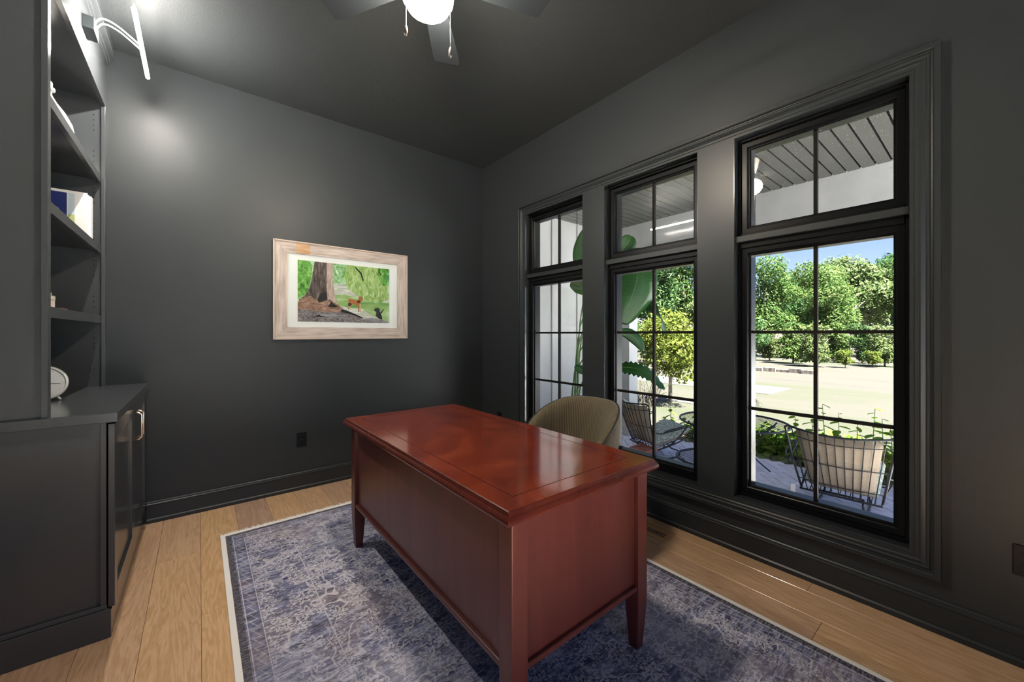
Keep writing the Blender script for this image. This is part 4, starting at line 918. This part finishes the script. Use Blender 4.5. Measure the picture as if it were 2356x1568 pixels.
# bare twiggy shrub behind the chair
tw = thing('bare_shrub', W_(1488, 1000, 7.7)[:2] + (ZG,), 'leafless twiggy shrub standing behind the left patio chair', 'shrub')
mb = MB(); r = random.Random(5); bx_, by_ = W_(1488, 1000, 7.7)[:2]
def twig(p_, d, L, rad, lev):
    q = p_ + d * L; mb.tube([p_, p_.lerp(q, .5) + Vector((r.uniform(-.02, .02), r.uniform(-.02, .02), 0)), q], [rad, rad * .8, rad * .6], 5)
    if lev > 0:
        for k in range(3 if lev > 1 else 2):
            nd = (d + Vector((r.uniform(-.7, .7), r.uniform(-.7, .7), r.uniform(-.05, .5)))).normalized(); twig(p_.lerp(q, r.uniform(.5, 1)), nd, L * r.uniform(.5, .8), rad * .65, lev - 1)
for k in range(7): twig(Vector((bx_, by_, ZG + .0)), Vector((r.uniform(-.30, .30), r.uniform(-.30, .30), 1)).normalized(), r.uniform(.42, .60), .010, 3)
mb.build('branches', 'twig', tw)
tc = thing('terracotta_planter', W_(1480, 1000, 5.03)[:2] + (ZP,), 'low square terracotta planter on the bricks under the left patio chair', 'planter')
tx, ty = W_(1480, 1000, 5.03)[:2]
MB().loft([[(tx + sx_ * q, ty + sy_ * q, ZP + z_) for sx_, sy_ in ((-1, -1), (1, -1), (1, 1), (-1, 1))] for q, z_ in ((.105, 0), (.118, .21), (.128, .21), (.128, .25), (.108, .25), (.104, .22))]).build('box', 'terracotta', tc, bevel=.004)

# ================================================================== PATIO CHAIRS
def wire_chair(name, label):
    t = thing(name, (0, 0, 0), label, 'chair', 'wire patio lounge chairs')
    def Bk(s, q): return Vector((-.02 - .27 * q + .13 * s * s * (.35 + .65 * q) - .02 * math.sin(PI * q), s * (.30 + .11 * q), .155 + .62 * q + .035 * s * s * q * q))
    def St(s, q): return Vector((-.02 + .60 * q, s * (.30 + .02 * q), .155 + .20 * q - .02 * math.sin(PI * q)))
    rim = [Bk(-1, k / 10) for k in range(10)] + [Bk(-1 + 2 * k / 20, 1 - .04 * (1 if k in (0, 20) else 0)) for k in range(21)] + [Bk(1, 1 - k / 10) for k in range(1, 11)]
    bf = MB().tube(rim, .010, 8).build('back_frame', 'iron_black', t, smooth=True)
    for k in range(1, 12):
        s_ = -1 + 2 * k / 12; MB().tube([Bk(s_, q / 8) for q in range(9)], .0045, 6).build('back_wire', 'iron_black', bf, smooth=True)
    for q in (.17, .52, .87): MB().tube([Bk(-1 + 2 * k / 14, q) for k in range(15)], .0045, 6).build('back_wire', 'iron_black', bf, smooth=True)
    sr = [St(-1, k / 6) for k in range(7)] + [St(-1 + 2 * k / 8, 1) for k in range(1, 9)] + [St(1, 1 - k / 6) for k in range(1, 7)] + [St(1 - 2 * k / 8, 0) for k in range(1, 8)]
    sf = MB().tube(sr, .010, 8, closed=True).build('seat_frame', 'iron_black', t, smooth=True)
    for k in range(1, 8): s_ = -1 + 2 * k / 8; MB().tube([St(s_, q / 5) for q in range(6)], .0045, 6).build('seat_wire', 'iron_black', sf, smooth=True)
    for sd in (-1, 1):
        a0 = Bk(sd, .44); ar = MB()
        lp = spline([a0, (a0.x + .10, sd * .40, .41), (.14, sd * .405, .45), (.40, sd * .415, .50), (.47, sd * .44, .515), (.42, sd * .475, .508), (.16, sd * .462, .458), (.06, sd * .435, .43), (a0.x + .10, sd * .40, .412)], 6)
        ar.tube(lp, .008, 8); arm = ar.build('arm', 'iron_black', t, smooth=True)
        for q in (.2, .28, .36): MB().tube([(q, sd * .41, .455 + (q - .14) * .2), (q + .01, sd * .465, .462 + (q - .14) * .2)], .005, 6).build('arm_rung', 'iron_black', arm)
        MB().tube(spline([(.40, sd * .43, .498), (.30, sd * .37, .33), (.20, sd * .32, .225), (.12, sd * .30, .20)], 5), .008, 8).build('arm_strut', 'iron_black', t, smooth=True)
    for sd in (-1, 1):
        MB().tube(spline([(.05, sd * .17, .160), (.02, sd * .17, .10), (.06, sd * .18, .035), (.20, sd * .19, .0105), (.36, sd * .19, .0105), (.46, sd * .18, .04), (.44, sd * .17, .10), (.34, sd * .16, .14), (.28, sd * .15, .215)], 6), .010, 8).build('leg', 'iron_black', t, smooth=True)
        MB().tube([(.10, sd * .19, .0105), (-.16, sd * .20, .0105), (-.20, sd * .20, .014)], .010, 8).build('leg', 'iron_black', t, smooth=True)
    MB().tube([(.05, -.17, .155), (.05, .17, .155)], .010, 8).build('cross_bar', 'iron_black', t, smooth=True)
    MB().tube([(.30, -.31, .245), (.30, .31, .245)], .009, 8).build('cross_bar', 'iron_black', t, smooth=True)
    def pillow(fn, th, name_, mats, n=14):
        mb = MB(); mb.cur = 0
        for sgn in (1, -1):
            def g_(a, b):
                s_ = 2 * a - 1; q = 2 * b - 1; e = max(0, (1 - s_ ** 10)) ** .5 * max(0, (1 - q ** 10)) ** .5
                p_, nr = fn(s_, q); return p_ + nr * (th * .5 * e * sgn + th * .5)
            mb.cur = 0 if sgn > 0 else 1; mb.grid(g_, n, n)
        return mb.build(name_, mats, t, smooth=True)
    def back_fn(s_, q):
        p_ = Bk(s_ * .80, .50 + q * .42); return p_ + Vector((.014, 0, 0)), Vector((.92, 0, .38))
    pillow(back_fn, .12, 'back_cushion', ['cushion_green', 'linen_tan'])
    def seat_fn(s_, q):
        p_ = St(s_ * .92, .55 + q * .47); return p_ + Vector((0, 0, .012)), Vector((-.3, 0, .95))
    pillow(seat_fn, .11, 'seat_cushion', ['cushion_green', 'linen_tan'])
    return t
wc = wire_chair('patio_chair', 'black wire patio chair with tan cushion seen from behind through the right window')
wc2 = copy_tree(wc); wc2['label'] = 'black wire patio chair beside the column seen through the middle window'
wc.location = (4.80, .935, ZP); wc.rotation_euler = (0, 0, math.radians(4)); wc.scale = (1.0, 1.0, 1.0)
wc2.location = (4.85, 3.10, ZP); wc2.rotation_euler = (0, 0, math.radians(-26))
tg = MB().box(-.09, -.088, .33, .37, .09, .20).build('care_tag', 'page_white', wc)
# tables
def mesh_table(name, c, r_, h_, label):
    t = thing(name, (c[0], c[1], ZP), label, 'table', 'round mesh patio tables')
    zt = ZP + h_
    MB().tube([(c[0] + r_ * math.cos(a), c[1] + r_ * math.sin(a), zt - .010) for a in [2 * PI * k / 48 for k in range(48)]], .013, 8, closed=True).build('rim', 'iron_black', t, smooth=True)
    mb = MB(); k = -r_ + .03
    while k < r_ - .01:
        hl = math.sqrt(max(0, r_ * r_ - k * k))
        mb.tube([(c[0] + k, c[1] - hl, zt - .006), (c[0] + k, c[1] + hl, zt - .006)], .0018, 4); mb.tube([(c[0] - hl, c[1] + k, zt - .0075), (c[0] + hl, c[1] + k, zt - .0075)], .0018, 4); k += .040
    mb.build('mesh_top', 'iron_black', t, kind='stuff')
    for q in range(4):
        a = PI / 4 + q * PI / 2; ca, sa = math.cos(a), math.sin(a)
        MB().tube(spline([(c[0] + r_ * .88 * ca, c[1] + r_ * .88 * sa, zt - .018), (c[0] + r_ * .55 * ca, c[1] + r_ * .55 * sa, zt - h_ * .35), (c[0] + r_ * .40 * ca, c[1] + r_ * .40 * sa, ZP + h_ * .35), (c[0] + r_ * .75 * ca, c[1] + r_ * .75 * sa, ZP + .0085)], 6), .0085, 8).build('leg', 'iron_black', t, smooth=True)
    MB().tube([(c[0] + r_ * .42 * math.cos(a), c[1] + r_ * .42 * math.sin(a), ZP + h_ * .42) for a in [2 * PI * k / 24 for k in range(24)]], .006, 6, closed=True).build('brace_ring', 'iron_black', t, smooth=True)
    return t
mesh_table('patio_table', (5.20, 2.06), .60, .635, 'large round black mesh patio table between the two chairs')
mesh_table('side_table', (4.16, 1.835), .345, .43, 'small low round mesh table nearest the middle window')
pp = thing('table_plant', (5.2, 2.0, ZP + .635), 'small potted plant with arching narrow leaves on the large table', 'plant')
zt = ZP + .635
MB().lathe([(.001, zt), (.06, zt), (.085, zt + .13), (.09, zt + .15), (.075, zt + .15), (.07, zt + .125), (.001, zt + .12)], (5.2, 2.0, 0), 20).build('pot', 'terracotta', pp)
r = random.Random(3); mb = MB()
for k in range(34):
    a = k * 2.4; L = r.uniform(.16, .30); ca, sa = math.cos(a), math.sin(a); hh = r.uniform(.10, .26)
    pts = spline([(5.2 + .02 * ca, 2.0 + .02 * sa, zt + .12), (5.2 + L * .5 * ca, 2.0 + L * .5 * sa, zt + .12 + hh), (5.2 + L * ca, 2.0 + L * sa, zt + .12 + hh * .5)], 5); sd = Vector((-sa, ca, 0))
    mb.loft([[p_ - sd * .010 * math.sin(PI * (i + .4) / len(pts)), p_ + Vector((0, 0, .003)), p_ + sd * .010 * math.sin(PI * (i + .4) / len(pts)), p_ - Vector((0, 0, .001))] for i, p_ in enumerate(pts)])
mb.build('leaves', 'leaf_dark', pp, kind='stuff')
scene.cycles.use_denoising = True
scene.cycles.max_bounces = 10; scene.cycles.diffuse_bounces = 5; scene.cycles.sample_clamp_indirect = 6
